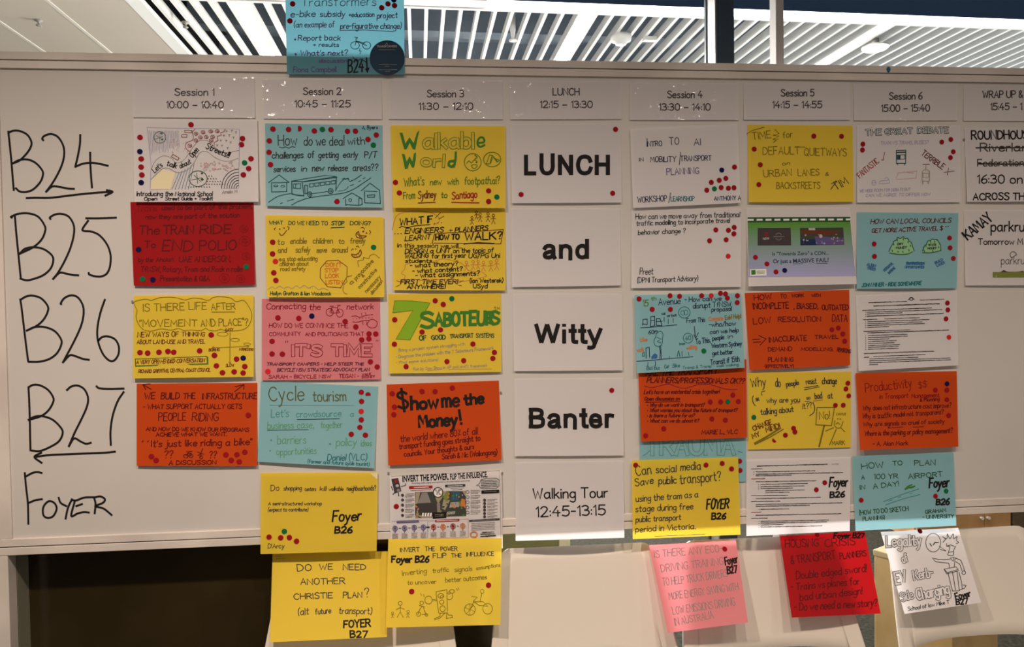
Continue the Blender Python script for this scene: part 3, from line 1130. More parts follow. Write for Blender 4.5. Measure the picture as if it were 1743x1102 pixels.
wmark(0, 490, S1, ['172 602 176 680 180 800 182 900 184 985', '172 602 200 588 240 590 290 618 322 665 318 700 290 745 245 778 172 800', '172 800 210 780 260 778 320 800 370 850 378 885 355 930 300 965 240 988 190 985',
                    '404 620 430 598 470 592 510 615 532 665 525 720 490 800 450 880 416 960', '416 960 448 912 490 932 520 944 550 938', '583 596 600 608 660 612 748 610', '748 630 710 690 680 780 668 870 670 952',
                    '696 992 640 998 540 1002 400 1008 300 1012 210 1024', '250 998 208 1024 252 1060'])
S2 = 1743 / 480
wmark(0, 800, S2, ['153 20 160 100 172 210 175 335', '158 42 200 20 230 14 258 20', '176 205 220 188 260 182', '300 195 268 230 268 280 295 298 330 285 350 240 335 205 300 195', '362 172 375 205 410 225', '445 182 420 235 405 303',
                    '440 185 470 190 520 172 580 170', '462 195 440 285 480 270 520 262 550 265', '470 225 508 212', '580 170 590 210 585 270', '580 172 620 165 648 182 635 205 590 225 640 240 690 280'])

# marks left on the board: putty and tape scraps
def scrap(px, py, w, h, m, label, cat, name, rot=0.0):
    p = on_plane(px, py, BOARD_P0 + BOARD_N * .0065, BOARD_N) if 'rail' in label else on_plane(px, py, BOARD_P0 + BOARD_N * .0005, BOARD_N)
    b = MB()
    n = 9
    ring = [(w / 2 * math.cos(2 * math.pi * k / n) * rnd.uniform(.8, 1.1), h / 2 * math.sin(2 * math.pi * k / n) * rnd.uniform(.8, 1.1)) for k in range(n)]
    vs = [(x, 0, z) for x, z in ring] + [(x * .75, -.0022, z * .75) for x, z in ring]
    b.add(vs, [(k, (k + 1) % n, n + (k + 1) % n, n + k) for k in range(n)] + [tuple(range(n, 2 * n))])
    o = b.build(name, m, None, (0, 0, 0))
    o.location = tuple(p)
    o.rotation_euler = (0, rot, 0)
    tag(o, label, cat)


for x, y, lab in ((661, 806, 'grey putty blob at the top left corner of the infographic'), (854.5, 806, 'grey putty blob at the top right corner of the infographic'),
                  (852.5, 669, 'grey putty blob beside the orange $how me poster'), (225.5, 514, 'dark putty blob at the left edge of the movement and place poster'), (1640.5, 238, 'grey putty blob at the upper left edge of the venue sign')):
    scrap(x, y, .0065, .009, M_PUTTY, lab, 'putty', 'putty_blob')
scrap(1512.5, 118.5, .012, .018, M_BLUETAPE, 'torn scrap of blue tape on the top rail above Session 6', 'tape', 'tape_scrap')

# ------------------------------------------------------------------ sheets: session cards, signs, posters
S7 = 1635 / 230
CT = lambda x, y: (x, y, S7)


def lines(col, w, x0, y0, dx, dy, spec):
    """rows of tiny print: spec = list of (indent, row, length)"""
    return [('g', col, w, x0 + i, y0 + dy * r + dx * 0, x0 + i + l, y0 + dy * r - l * .035) for i, r, l in spec]


# printed session cards
ZC3 = 1743 / 480
G = 'session cards along the top of the board'
for ox, quad, a, b, ttl in (
    (0, (225, 128, 433.3, 132.2, 434.3, 201, 226.5, 199.6), ('Session 1', 1080, 590, 1322, 590), ('10:00 – 10:40', 1030, 668, 1380, 668), 'Session 1'),
    (440, (446, 135, 649.3, 135.2, 650, 203, 448.3, 202), ('Session 2', 277, 585, 510, 585), ('10:45 – 11:25', 225, 662, 567, 662), 'Session 2'),
    (440, (661, 136, 855.3, 137.7, 856, 203.3, 661, 202.8), ('Session 3', 1043, 600, 1268, 600), ('11:30 – 12:10', 992, 678, 1325, 677), 'Session 3'),
    (860, (867, 138.3, 1058.3, 139, 1057.7, 202.8, 868.3, 203.4), ('LUNCH', 295, 588, 457, 588), ('12:15 – 13:30', 217, 666, 538, 666), 'LUNCH with times'),
    (860, (1072, 141.3, 1257, 141.3, 1257.4, 204.5, 1072, 204.5), ('Session 4', 1003, 605, 1217, 605), ('13:30 – 14:10', 953, 682, 1267, 682), 'Session 4'),
    (1263, (1266, 141.6, 1446, 141.3, 1447, 204.3, 1266, 204), ('Session 5', 242, 595, 445, 594), ('14:15 – 14:55', 190, 668, 493, 667), 'Session 5'),
    (1263, (1453, 143.2, 1630.5, 143.4, 1629.8, 205.2, 1453.6, 205.2), ('Session 6', 912, 615, 1113, 613), ('15:00 – 15:40', 863, 690, 1160, 688), 'Session 6'),
    (1263, (1640.3, 144.6, 1812, 145.4, 1812, 206.2, 1640.3, 205.7), ('WRAP UP &', 1488, 605, 1735, 603), ('15:45 – 1', 1538, 680, 1730, 678), 'WRAP UP'),
):
    sheet('session_card', f'white printed card reading {ttl} at the top of the board', 'card', 'gloss', quad, (ox, 0, ZC3),
          [('s', *a, 42, 6.2, 'char'), ('s', *b, 41, 6.2, 'char')], lift=.003, group=G)

# big printed signs of the lunch column
G = 'printed signs in the lunch column'
SB = 1102 / 300
sheet('printed_sign', 'white sign with LUNCH in bold black capitals', 'sign', 'gloss', (867.7, 210, 1056, 210.7, 1058, 345, 871.4, 346), (860, 0, ZC3),
      [('b', 'LUNCH', 115, 1083, 648, 1083, 126, 'black')], 'r 682 800;r 98 1203;r 664 1195', 'bold LUNCH sign', group=G)
sheet('printed_sign', 'white sign with the single word and in bold black', 'sign', 'gloss', (869.5, 355, 1055.5, 355.5, 1056.6, 486.2, 871.7, 489), (860, 340, SB),
      [('b', 'and', 240, 371, 525, 371, 126, 'black')], group=G)
sheet('printed_sign', 'white sign with the word Witty in bold black', 'sign', 'gloss', (873, 500.6, 1058.8, 500.6, 1059.6, 630.8, 875, 632), (860, 340, SB),
      [('b', 'Witty', 190, 901, 597, 901, 124, 'black')], group=G)
sheet('printed_sign', 'white sign with the word Banter in bold black', 'sign', 'gloss', (875.5, 645, 1061, 643.6, 1061.5, 775.7, 876.3, 777), (860, 630, SB),
      [('b', 'Banter', 147, 365, 668, 364, 126, 'black')], 'r 666 128', 'Banter sign', group=G)
sheet('printed_sign', 'white sign reading Walking Tour with times, hanging over the bottom rail', 'sign', 'gloss', (876.9, 787.4, 1061, 784.6, 1062.8, 915.9, 877.7, 921.3), (860, 630, SB),
      [('s', 'Walking Tour', 175, 806, 640, 797, 62, 8.5, 'black'), ('s', '12:45-13:15', 195, 920, 625, 907, 62, 8.5, 'black')], lift=.013, group=G)

PG = 'session posters on the whiteboard'


def poster(desc, col, quad, crop, items, dots='', what=None, name='poster', cat='poster', **kw):
    kw.setdefault('group', PG)
    return sheet(name, desc, cat, col, quad, crop, items, dots, what, **kw)


# --- above the board: e-bike poster with round sticker
s_e = 1743 / 230
root, s, org = poster('cyan e-bike subsidy poster standing up above the top rail', 'cyan', (485.5, -18, 687.5, -17, 688.8, 127, 488.5, 126.6), (475, 0, s_e), [
    ('t', 'Transformers', 290, 78, 1250, 70, 115, 10, 'blueG', .02), ('t', 'e-bike', 150, 222, 465, 216, 78, 11, 'purple'), ('t', 'subsidy', 530, 216, 850, 212, 72, 11, 'purple'),
    ('t', '+education', 900, 220, 1225, 216, 60, 10, 'purple'), ('t', 'project', 1265, 235, 1525, 228, 72, 11, 'purple'),
    ('t', '(an example of', 190, 352, 715, 350, 72, 10, 'purple'), ('t', 'pre-figurative change)', 790, 368, 1575, 370, 72, 11, 'purple'),
    ('l', 'purple', 9, '790 392 1110 386 1475 408'), ('d', 'purple', 208, 510, 12, 14), ('t', 'Report back', 245, 522, 790, 520, 68, 11, 'purple'),
    ('t', '+ results', 440, 602, 770, 602, 50, 10, 'purple'), ('d', 'purple', 214, 700, 14, 16), ('t', "What's next?", 275, 720, 885, 715, 70, 11, 'purple'),
    ('t', 'discussion', 515, 806, 875, 806, 48, 9, 'purple'), ('t', 'Fiona Campbell', 180, 930, 735, 925, 68, 9, 'purple'),
    ('c', 'dkteal', 9, 980, 585, 56, 48), ('c', 'dkteal', 9, 1130, 586, 52, 47), ('l', 'dkteal', 9, '980 585 998 530 1100 575 1130 590'), ('l', 'dkteal', 9, '998 530 1060 545 1105 560'),
    ('l', 'dkteal', 9, '975 480 1018 486 994 492 992 535'), ('l', 'dkteal', 8, '1045 625 1032 660 1060 655 1045 695'),
    ('t', 'B24', 890, 930, 1085, 925, 165, 18, 'black', .05), ('l', 'black', 9, '950 735 1000 790 1060 760 1120 800'), ('l', 'black', 18, '1128 745 1136 900'), ('f', 'black', '1108 885 1168 870 1140 945')],
    'r 175 50;r 140 270;r 1325 100;r 1405 50;r 1490 72;n 1480 -2', 'cyan e-bike poster', base=.0085, lift=.002)
cx, cy = 475 + 1395 / s_e, 745 / s_e
ctr = s.px(cx, cy, .0008)
st = empty('round_sticker', tuple(ctr), 'dark navy round sticker on the lower right corner of the cyan poster', 'sticker')
rim = circ(cx, cy, 29.8, 29.8, 49)[:-1]
vs = [on_plane(x, y, BOARD_P0 + BOARD_N * .0108, BOARD_N) for x, y in rim] + [on_plane(cx + (x - cx) * .99, cy + (y - cy) * .99, BOARD_P0 + BOARD_N * .0114, BOARD_N) for x, y in rim]
n_ = len(rim)
mesh_obj('disc', vs, [(k, (k + 1) % n_, n_ + (k + 1) % n_, n_ + k) for k in range(n_)] + [tuple(range(2 * n_ - 1, n_ - 1, -1))], [M_STICK], None, st, ctr)
draw_items([('p', 'TRANSFORMERS', 1258, 612, 1522, 610, 26, .02, 'ltgrey'), ('l', 'ltgrey', 5, '1372 575 1386 556 1400 575'), ('g', 'grey', 10, 1285, 642, 1495, 642), ('g', 'grey', 10, 1285, 832, 1515, 832),
            ('g', 'grey', 9, 1365, 856, 1425, 856), ('g', 'grey', 9, 1290, 902, 1520, 900), ('g', 'grey', 9, 1370, 922, 1430, 922)],
           lambda x, y: (475 + x / s_e, y / s_e), s_e, lambda x, y, e: on_plane(x, y, BOARD_P0 + BOARD_N * (.0115 + e), BOARD_N), st, ctr)

# --- column 1
c = CT(215, 190)
it = [('l', 'lav', 5, '250 195 1370 212 1358 928 290 945 300 640 250 195'), ('c', 'dkgreen', 8, 405, 313, 72, 70), ('l', 'dkgreen', 6, '350 335 445 300'), ('l', 'dkgreen', 6, '395 270 400 355'), ('l', 'dkgreen', 6, '365 290 430 340'),
      ('d', 'dkgreen', 425, 265, 14, 12), ('d', 'dkgreen', 435, 338, 14, 12),
      ('l', 'grey', 6, '300 700 350 600 420 545 490 540 550 570 600 620 660 610 720 560 800 440 870 360 940 345 1010 370 1080 440 1150 490 1240 495 1360 470', 1),
      ('l', 'grey', 6, '295 825 360 760 440 690 520 690 600 735 680 730 760 690 830 600 880 510 940 480 1000 500 1080 560 1180 600 1270 595 1355 565', 1),
      ('t', "Let's", 345, 745, 440, 660, 62, 10, 'black'), ('t', 'talk', 485, 650, 600, 690, 66, 11, 'black'), ('t', 'about', 655, 690, 785, 625, 58, 10, 'black'), ('t', 'Open', 800, 560, 880, 475, 66, 10, 'black'),
      ('t', 'Streets!!!', 955, 445, 1235, 560, 70, 11, 'black'), ('l', 'brown', 7, '705 228 795 228 790 258 708 255 705 228'), ('l', 'brown', 7, '672 280 735 278 730 312 670 310 672 280'),
      ('l', 'brown', 8, '562 517 638 562 622 590 545 548 562 517'), ('l', 'wine', 7, '830 212 800 250 810 300 800 345 735 375 715 410 730 455 772 490', 1),
      ('l', 'wine', 7, '1195 212 1180 245 1140 255 1150 285 1100 300 1110 350 1062 375 1065 410'),
      ('c', 'dkgreen', 9, 868, 812, 110, 95), ('l', 'dkgreen', 7, '790 830 915 800'), ('l', 'dkgreen', 7, '850 745 865 870'), ('l', 'dkgreen', 7, '820 770 905 850'), ('d', 'dkgreen', 915, 748, 14, 13), ('d', 'dkgreen', 918, 822, 18, 15),
      ('f', 'cream', '300 835 440 700 595 740 535 940 296 942'),
      ('t', 'Introducing the National School', 125, 1020, 1040, 1020, 52, 9, 'black'), ('t', 'Open', 215, 1075, 370, 1075, 42, 9, 'black'), ('t', 'Street Guide + Toolkit', 470, 1073, 1045, 1073, 42, 9, 'black'), ('t', 'Amelia M', 1160, 995, 1340, 985, 40, 5, 'grey')]
for x, y in ((842, 268), (928, 250), (1022, 240), (1100, 238), (895, 312), (967, 308), (1045, 305), (842, 350), (1027, 350), (768, 412)):
    it += [('c', 'wine', 6, x, y, 24, 20), ('c', 'wine', 5, x + 3, y + 2, 10, 8)]
for x, y in ((1210, 238), (1276, 232), (1325, 250), (1180, 290), (1245, 285), (1297, 312), (1140, 350), (1208, 352), (1260, 372), (1098, 408), (1157, 412), (1225, 440)):
    it += [('l', 'grey', 6, f'{x - 10} {y - 6} {x + 14} {y - 6} {x - 2} {y - 2} {x} {y + 14}')]
for i in range(6):
    x = 640 + 36 * i
    it.append(('l', 'blueG', 5, f'{x} {740 - 22 * i} {x - 90 + 4 * i} 940'))
for i, r_ in enumerate((205, 172, 140, 112, 84, 56, 30)):
    it.append(('c', 'ink', 7, 1358, 928, r_, r_ * 1.13, 180, 270))
for i in range(26):
    it.append(('d', 'pinkish', 600 + rnd.uniform(-60, 180), 420 + rnd.uniform(-90, 90), 5, 5))
for i in range(60):
    it.append(('d', 'ltgrey' if i % 2 else 'pinkish', 900 + rnd.uniform(0, 420), 640 + rnd.uniform(-40, 80), 9, 8))
for r_ in range(5):
    for k in range(2 + 2 * r_ if r_ < 4 else 9):
        it.append(('d', 'ink', (1000 if r_ < 4 else 790) + 32 * k - 10 * r_, 780 + 33 * r_, 7, 6))
for i in range(22):
    x = 270 + i * 17
    it.append(('l', 'lav', 3, f'{x} {220 + rnd.uniform(0, 20)} {x + 8} {330 + rnd.uniform(0, 60)} {x + 14} {480 + rnd.uniform(0, 60) - i * 4}'))
poster('white map-like drawing poster about open streets, first poster under Session 1', 'white', (227, 202, 438, 203.4, 440, 343.6, 229, 344), c, it,
       'r 782 160;r 166 313;n 163 485;r 180 573;r 178 672;r 187 767;n 180 860;r 1405 327;r 1393 400;r 1508 571;g 1431 621;r 1480 690;r 1416 765', 'white open streets poster', layer=1)

c = CT(215, 340)
it = [('t', 'Trains', 120, 140, 370, 135, 75, 10, 'dkred'), ('t', 'used to be part of the problem,', 430, 125, 1520, 105, 58, 10, 'maroon'), ('t', 'now they are part of the solution', 235, 235, 1370, 210, 52, 10, 'maroon'),
      ('t', 'The', 150, 422, 395, 415, 100, 14, 'maroon'), ('t', 'TRAIN', 450, 418, 810, 415, 105, 15, 'maroon'), ('t', 'RIDE', 890, 412, 1265, 405, 105, 15, 'maroon'),
      ('t', 'To', 220, 580, 350, 582, 75, 13, 'maroon'), ('t', 'END', 435, 615, 795, 622, 125, 15, 'maroon'), ('t', 'POLIO', 885, 615, 1325, 600, 115, 15, 'maroon'),
      ('t', 'by the', 145, 755, 320, 750, 50, 9, 'maroon'), ('t', 'Aholan', 360, 750, 570, 745, 50, 9, 'maroon'), ('t', 'UAE ANDERSON,', 640, 755, 1260, 750, 70, 10, 'maroon'),
      ('t', 'TfNSW, Rotary, Tram and Rock n rollie', 175, 872, 1400, 868, 60, 10, 'maroon'), ('t', 'Presentation & Q&A', 410, 985, 1005, 985, 62, 11, 'maroon')]
for x, y, r_ in ((1420, 352, 48), (1433, 500, 66), (1447, 685, 48), (1185, 950, 60), (1380, 955, 52)):
    it += [('c', 'dkred', 8, x, y, r_, r_ * .9), ('c', 'dkred', 6, x, y, r_ * .5, r_ * .45), ('c', 'dkred', 6, x + 3, y, r_ * .2, r_ * .2)]
poster('red poster about a train ride to end polio', 'red', (221.8, 344, 431.6, 345, 434.2, 484.9, 227.7, 486.7), c, it, 'n 148 605;g 197 963;n 320 970;g 1450 815', 'red train ride poster', lift=.008)

c = CT(215, 492)
it = [('t', 'IS THERE LIFE', 205, 275, 970, 245, 88, 10, 'olive', 0), ('t', 'AFTER', 1030, 258, 1320, 245, 75, 10, 'olive', 0), ('l', 'olive', 9, '1032 282 1310 280'),
      ('t', '"MOVEMENT', 165, 460, 855, 450, 80, 11, 'olive', 0), ('t', 'AND PLACE"?', 905, 455, 1470, 440, 85, 11, 'olive', 0),
      ('l', 'olive', 8, '95 160 180 132 260 128 300 140 400 108 520 100 620 110 710 135 800 112 900 118 990 140 1050 105 1140 95 1260 110 1330 155 1420 140 1490 230 1520 320 1490 430 1420 490 1300 510 1200 505 1140 490 1080 510 1000 500 960 478 900 505 780 498 700 505 630 480 540 500 420 485 300 512 210 495 150 430 118 340 130 260 105 210 95 160', 1),
      ('t', 'NEW WAYS OF', 135, 585, 630, 575, 58, 10, 'brown'), ('t', 'THINKING', 670, 572, 945, 575, 52, 9, 'brown'), ('t', 'ABOUT LAND-USE AND TRAVEL', 128, 668, 950, 660, 48, 9, 'brown'),
      ('l', 'dkgreen', 9, '108 850 975 818 980 905 112 932 108 850'), ('l', 'fgreen', 11, '112 938 988 912 985 830'), ('t', 'A VERY OPEN-ENDED CONVERSATION', 122, 908, 945, 885, 44, 9, 'brown', .2),
      ('t', 'RICHARD GRIFFITHS, CENTRAL COAST COUNCIL', 145, 1018, 1015, 1000, 40, 8, 'brown', .2),
      ('l', 'olive', 8, '1255 530 1252 905'), ('l', 'olive', 8, '1040 708 1120 712 1480 695'), ('l', 'olive', 6, '1238 885 1252 908 1268 888'), ('l', 'olive', 6, '1060 698 1038 708 1058 722'), ('l', 'olive', 6, '1465 685 1482 696 1465 710'),
      ('t', 'EASY', 1200, 518, 1292, 512, 34, 8, 'brown'), ('t', 'BORING', 1000, 755, 1125, 752, 32, 8, 'brown'), ('t', 'INTERESTING', 1370, 745, 1532, 748, 28, 7, 'brown'), ('t', 'SLOW', 1205, 945, 1300, 940, 34, 7, 'brown'),
      ('c', 'olive', 6, 1165, 548, 66, 25), ('c', 'olive', 6, 1315, 618, 52, 20), ('c', 'olive', 6, 1462, 668, 42, 14)]
poster('yellow poster asking is there life after movement and place', 'yellow', (227.7, 503.3, 431.6, 502.6, 431.6, 641.8, 226.3, 644.6), c, it,
       'r 1027 558;r 165 772;r 258 777;r 395 767;r 503 757;r 573 767;r 887 750;r 1066 805;r 1090 932;r 1163 1015;r 1305 1004;r 1333 850;r 1433 940;r 1413 1018;n 1414 838', 'yellow movement and place poster', layer=1, lift=.009)

c = CT(215, 645)
it = [('l', 'maroon', 12, '285 62 200 72 235 130'), ('l', 'maroon', 12, '200 72 300 128'), ('l', 'maroon', 10, '1315 98 1425 70 1420 130'), ('l', 'maroon', 10, '1308 158 1425 70'),
      ('t', 'WE', 220, 250, 345, 245, 78, 12, 'maroon'), ('t', 'BUILD', 420, 246, 640, 244, 72, 12, 'maroon'), ('t', 'THE', 690, 242, 830, 242, 66, 11, 'maroon'), ('t', 'INFRASTRUCTURE', 918, 246, 1578, 244, 70, 11, 'maroon'),
      ('t', '- WHAT SUPPORT ACTUALLY GETS', 205, 365, 1395, 362, 55, 10, 'maroon'), ('t', 'PEOPLE', 390, 512, 720, 500, 95, 11, 'maroon'), ('t', 'RIDING', 795, 510, 1110, 512, 95, 11, 'maroon'),
      ('t', 'AND HOW DO WE KNOW OUR PROGRAMS', 240, 630, 1480, 640, 44, 10, 'maroon'), ('t', 'ACHIEVE WHAT WE WANT.', 360, 698, 1215, 692, 42, 10, 'maroon'),
      ('t', '"', 200, 815, 265, 815, 60, 12, 'maroon'), ('t', "It's just like riding a bike\"", 305, 825, 1520, 800, 78, 12, 'maroon'), ('t', '??', 458, 960, 560, 960, 85, 11, 'maroon'), ('t', '??', 1005, 960, 1085, 962, 85, 11, 'maroon'),
      ('c', 'maroon', 9, 720, 938, 26, 22), ('c', 'maroon', 9, 782, 935, 24, 21), ('l', 'maroon', 9, '720 935 745 900 785 905 782 932 740 930 750 890'), ('l', 'maroon', 9, '725 885 800 880'),
      ('c', 'maroon', 9, 905, 950, 17, 20), ('l', 'maroon', 10, '860 885 900 905 925 845'), ('l', 'maroon', 9, '865 930 905 905 935 915'), ('l', 'maroon', 9, '905 900 900 945'), ('t', 'A DISCUSSION', 515, 1042, 1085, 1036, 48, 10, 'maroon')]
poster('orange poster starting We build the infrastructure, lowest under Session 1', 'orange', (232.6, 653.4, 438, 652, 437.3, 794, 232.6, 793.4), c, it,
       'r 1475 442;r 303 943;r 360 988;r 1204 920;r 1338 920;r 1433 888;r 1269 987;r 1366 1006', 'orange infrastructure poster', lift=.009)

# --- column 2
c = CT(435, 205)
it = [('t', 'How', 275, 302, 500, 300, 125, 11, 'ink', .02), ('l', 'ink', 9, '288 322 330 332 360 320 400 335 440 318 478 325', 1), ('t', 'do we deal', 585, 305, 1070, 300, 110, 11, 'ink', .02), ('t', 'with', 1115, 295, 1320, 288, 90, 11, 'ink', .02),
      ('t', 'challenges', 200, 460, 575, 455, 78, 11, 'ink'), ('t', 'of', 635, 455, 710, 452, 80, 11, 'ink'), ('t', 'getting', 760, 455, 1000, 452, 72, 11, 'ink'), ('t', 'early', 1060, 450, 1235, 445, 72, 11, 'ink'), ('t', 'P/T', 1318, 450, 1465, 450, 68, 11, 'ink'),
      ('t', 'services', 220, 625, 480, 618, 72, 11, 'ink'), ('t', 'in', 555, 615, 615, 615, 62, 11, 'ink'), ('t', 'new', 685, 615, 825, 612, 80, 12, 'ink'), ('t', 'release', 878, 612, 1110, 610, 72, 11, 'ink'), ('t', 'areas??', 1178, 610, 1475, 605, 78, 11, 'ink'),
      ('l', 'dkteal', 9, '158 752 285 660 405 750'), ('l', 'dkteal', 8, '195 755 398 750'), ('l', 'dkteal', 9, '192 755 195 868 375 862 378 752'), ('c', 'dkteal', 7, 245, 793, 26, 10), ('c', 'dkteal', 7, 330, 798, 24, 10),
      ('l', 'dkteal', 10, '438 738 565 742 585 912 440 895 438 738'), ('l', 'dkteal', 9, '440 735 700 690 835 668 980 682 565 742'), ('l', 'dkteal', 9, '980 682 970 850'), ('l', 'dkteal', 9, '585 745 985 690'), ('l', 'dkteal', 8, '660 890 870 862'),
      ('l', 'dkteal', 8, '455 770 545 765 545 825 455 820 455 770'), ('l', 'dkteal', 8, '488 768 480 822'), ('l', 'dkteal', 9, '595 785 628 785 625 885 598 888 595 785'),
      ('c', 'dkteal', 10, 655, 895, 26, 30), ('c', 'dkteal', 8, 655, 895, 10, 12), ('c', 'dkteal', 10, 908, 855, 30, 30), ('c', 'dkteal', 8, 908, 855, 12, 12), ('l', 'dkteal', 12, '440 890 500 905 580 912'),
      ('l', 'dkteal', 9, '155 992 250 930 340 900 430 885', 1), ('l', 'dkteal', 9, '435 1025 520 980 640 940 800 915 960 895 1100 870 1200 825 1300 760 1395 695', 1), ('l', 'dkteal', 9, '1140 740 1200 715 1280 660'),
      ('l', 'dkteal', 8, '300 1008 325 998'), ('l', 'dkteal', 8, '385 975 460 955'), ('l', 'dkteal', 8, '1145 790 1185 778'), ('l', 'dkteal', 8, '1245 742 1270 730'), ('l', 'dkteal', 8, '1300 708 1325 692'),
      ('l', 'dkteal', 7, '965 855 1010 775 1060 720 1110 705 1135 735', 1), ('l', 'dkteal', 6, '1000 855 1060 850'), ('l', 'dkteal', 6, '1070 845 1105 830 1120 800'), ('l', 'dkteal', 8, '1050 712 1075 700 1085 715 1120 700 1130 712'),
      ('l', 'dkteal', 9, '1060 945 1165 878 1290 950'), ('l', 'dkteal', 9, '1090 950 1092 1032'), ('l', 'dkteal', 9, '1090 1020 1250 1028 1290 1018 1285 950 1250 940 1248 1025'), ('c', 'dkteal', 8, 1145, 965, 16, 20),
      ('l', 'dkteal', 9, '1278 852 1385 760 1500 845 1510 1005 1320 998 1318 870'), ('l', 'dkteal', 8, '1310 855 1470 862'), ('l', 'dkteal', 8, '1350 905 1445 900 1440 930 1355 930 1350 905'), ('t', 'A. Byers', 1290, 108, 1475, 102, 40, 7, 'navy')]
for i in range(5):
    x, y = 650 + 66 * i, 770 - 9 * i
    it.append(('l', 'dkteal', 8, f'{x} {y} {x + 52} {y - 7} {x + 50} {y + 32} {x + 2} {y + 38} {x} {y}'))
poster('pale blue poster with a bus and houses drawing, first under Session 2', 'blue', (451, 210, 651, 213.4, 651, 353.8, 452.6, 350.6), c, it,
       'r 210 105;r 398 110;r 527 100 l;r 711 127;g 808 110;r 912 112;r 1112 132;r 1208 130;r 1460 177;r 1360 230;g 1425 300;r 166 248;r 163 387;r 180 535;r 985 983', 'pale blue bus poster', lift=.009)

c = CT(435, 360)
it = [('t', 'WHAT', 165, 158, 328, 155, 40, 9, 'dkgreen'), ('t', 'DO WE NEED TO', 400, 163, 870, 165, 44, 9, 'dkgreen'), ('t', 'STOP', 918, 165, 1070, 165, 46, 11, 'dkgreen'), ('l', 'dkgreen', 10, '912 200 1075 192'), ('t', 'DOING?', 1145, 165, 1390, 165, 46, 9, 'dkgreen'),
      ('l', 'brown', 9, '240 200 225 212 235 225'), ('d', 'brown', 293, 215, 8, 10), ('d', 'brown', 345, 203, 8, 10), ('l', 'brown', 10, '385 182 405 200 395 222', 1), ('l', 'brown', 10, '288 262 300 285 325 288 350 265 375 232', 1),
      ('l', 'brown', 9, '1275 200 1300 195 1320 215', 1), ('d', 'brown', 1303, 243, 11, 12), ('d', 'brown', 1342, 262, 9, 9), ('l', 'brown', 9, '1375 230 1392 250 1380 275', 1),
      ('l', 'brown', 11, '1245 245 1215 275 1225 310 1265 325 1310 320 1340 298 1290 295 1255 280 1245 245', 1), ('l', 'brown', 8, '1230 270 1255 300 1290 318'), ('l', 'brown', 7, '1262 290 1260 315'), ('l', 'brown', 7, '1285 298 1288 318'),
      ('t', 'to', 265, 400, 345, 400, 62, 10, 'olive'), ('t', 'enable', 420, 392, 615, 388, 68, 10, 'olive'), ('t', 'children', 695, 388, 930, 388, 66, 10, 'olive'), ('t', 'to', 1005, 388, 1070, 388, 60, 10, 'olive'), ('t', 'freely', 1145, 388, 1325, 388, 68, 10, 'olive'),
      ('t', 'and', 272, 500, 372, 498, 62, 10, 'olive'), ('t', 'safely', 485, 498, 655, 496, 66, 10, 'olive'), ('t', 'move', 742, 498, 858, 498, 62, 10, 'olive'), ('t', 'around', 922, 496, 1110, 496, 66, 10, 'olive'),
      ('t', 'e.g. stop educating', 285, 600, 745, 595, 52, 9, 'olive'), ('t', 'children about', 292, 660, 640, 655, 48, 8, 'olive'), ('t', 'road safety', 300, 720, 600, 715, 48, 8, 'olive'),
      ('l', 'brown', 8, '1160 470 1175 450 1185 462'), ('d', 'brown', 1212, 455, 7, 8), ('l', 'brown', 9, '1218 425 1240 420 1252 440', 1), ('l', 'brown', 11, '1162 520 1180 550 1215 556 1255 545 1280 510 1268 465 1250 500 1210 525 1162 520', 1), ('l', 'brown', 6, '1190 525 1195 550'), ('l', 'brown', 6, '1220 520 1228 552'), ('l', 'brown', 6, '1245 505 1258 535'),
      ('l', 'brown', 8, '862 600 1000 592 1108 670 1105 790 1030 925 870 912 782 805 785 690 862 600'), ('t', "DON'T", 852, 668, 1040, 665, 44, 9, 'orange', 0), ('t', 'STOP', 838, 735, 1000, 732, 46, 9, 'orange', 0), ('t', 'LOOK', 845, 805, 1010, 800, 46, 9, 'orange', 0), ('t', 'LISTEN', 852, 880, 1050, 878, 44, 9, 'orange', 0),
      ('t', 'a', 1150, 890, 1190, 860, 46, 9, 'olive'), ('t', 'provocative', 1215, 835, 1430, 610, 48, 9, 'olive'), ('t', '&', 1300, 800, 1320, 780, 34, 9, 'olive'), ('t', 'constructive', 1260, 940, 1470, 715, 44, 8, 'olive'), ('t', 'necessary', 1345, 990, 1515, 800, 46, 8, 'olive'), ('t', 'discussion', 1410, 1010, 1540, 850, 40, 8, 'olive'),
      ('l', 'olive', 7, '1245 670 1240 600 1300 590 1305 560 1370 570 1385 535 1440 520 1500 565', 1), ('l', 'olive', 7, '1105 1005 1060 970 1068 890 1105 850 1100 800 1165 775', 1),
      ('l', 'stone', 7, '150 945 200 915 240 935 290 905 340 930 390 912 440 935 490 900 540 925 590 895 640 930 700 905 760 945 820 930 880 955', 1), ('t', 'Hailyn Grafton & Ian Woodcock', 178, 1012, 910, 1015, 42, 9, 'dkgreen')]
poster('yellow poster asking what do we need to stop doing', 'yellow', (451.9, 366.3, 653, 369.8, 654.2, 506.3, 454, 506.3), c, it,
       'r 207 373;r 205 515;R 240 607;r 220 743;r 245 835;g 1428 435', 'yellow stop doing poster', layer=1, lift=.011)

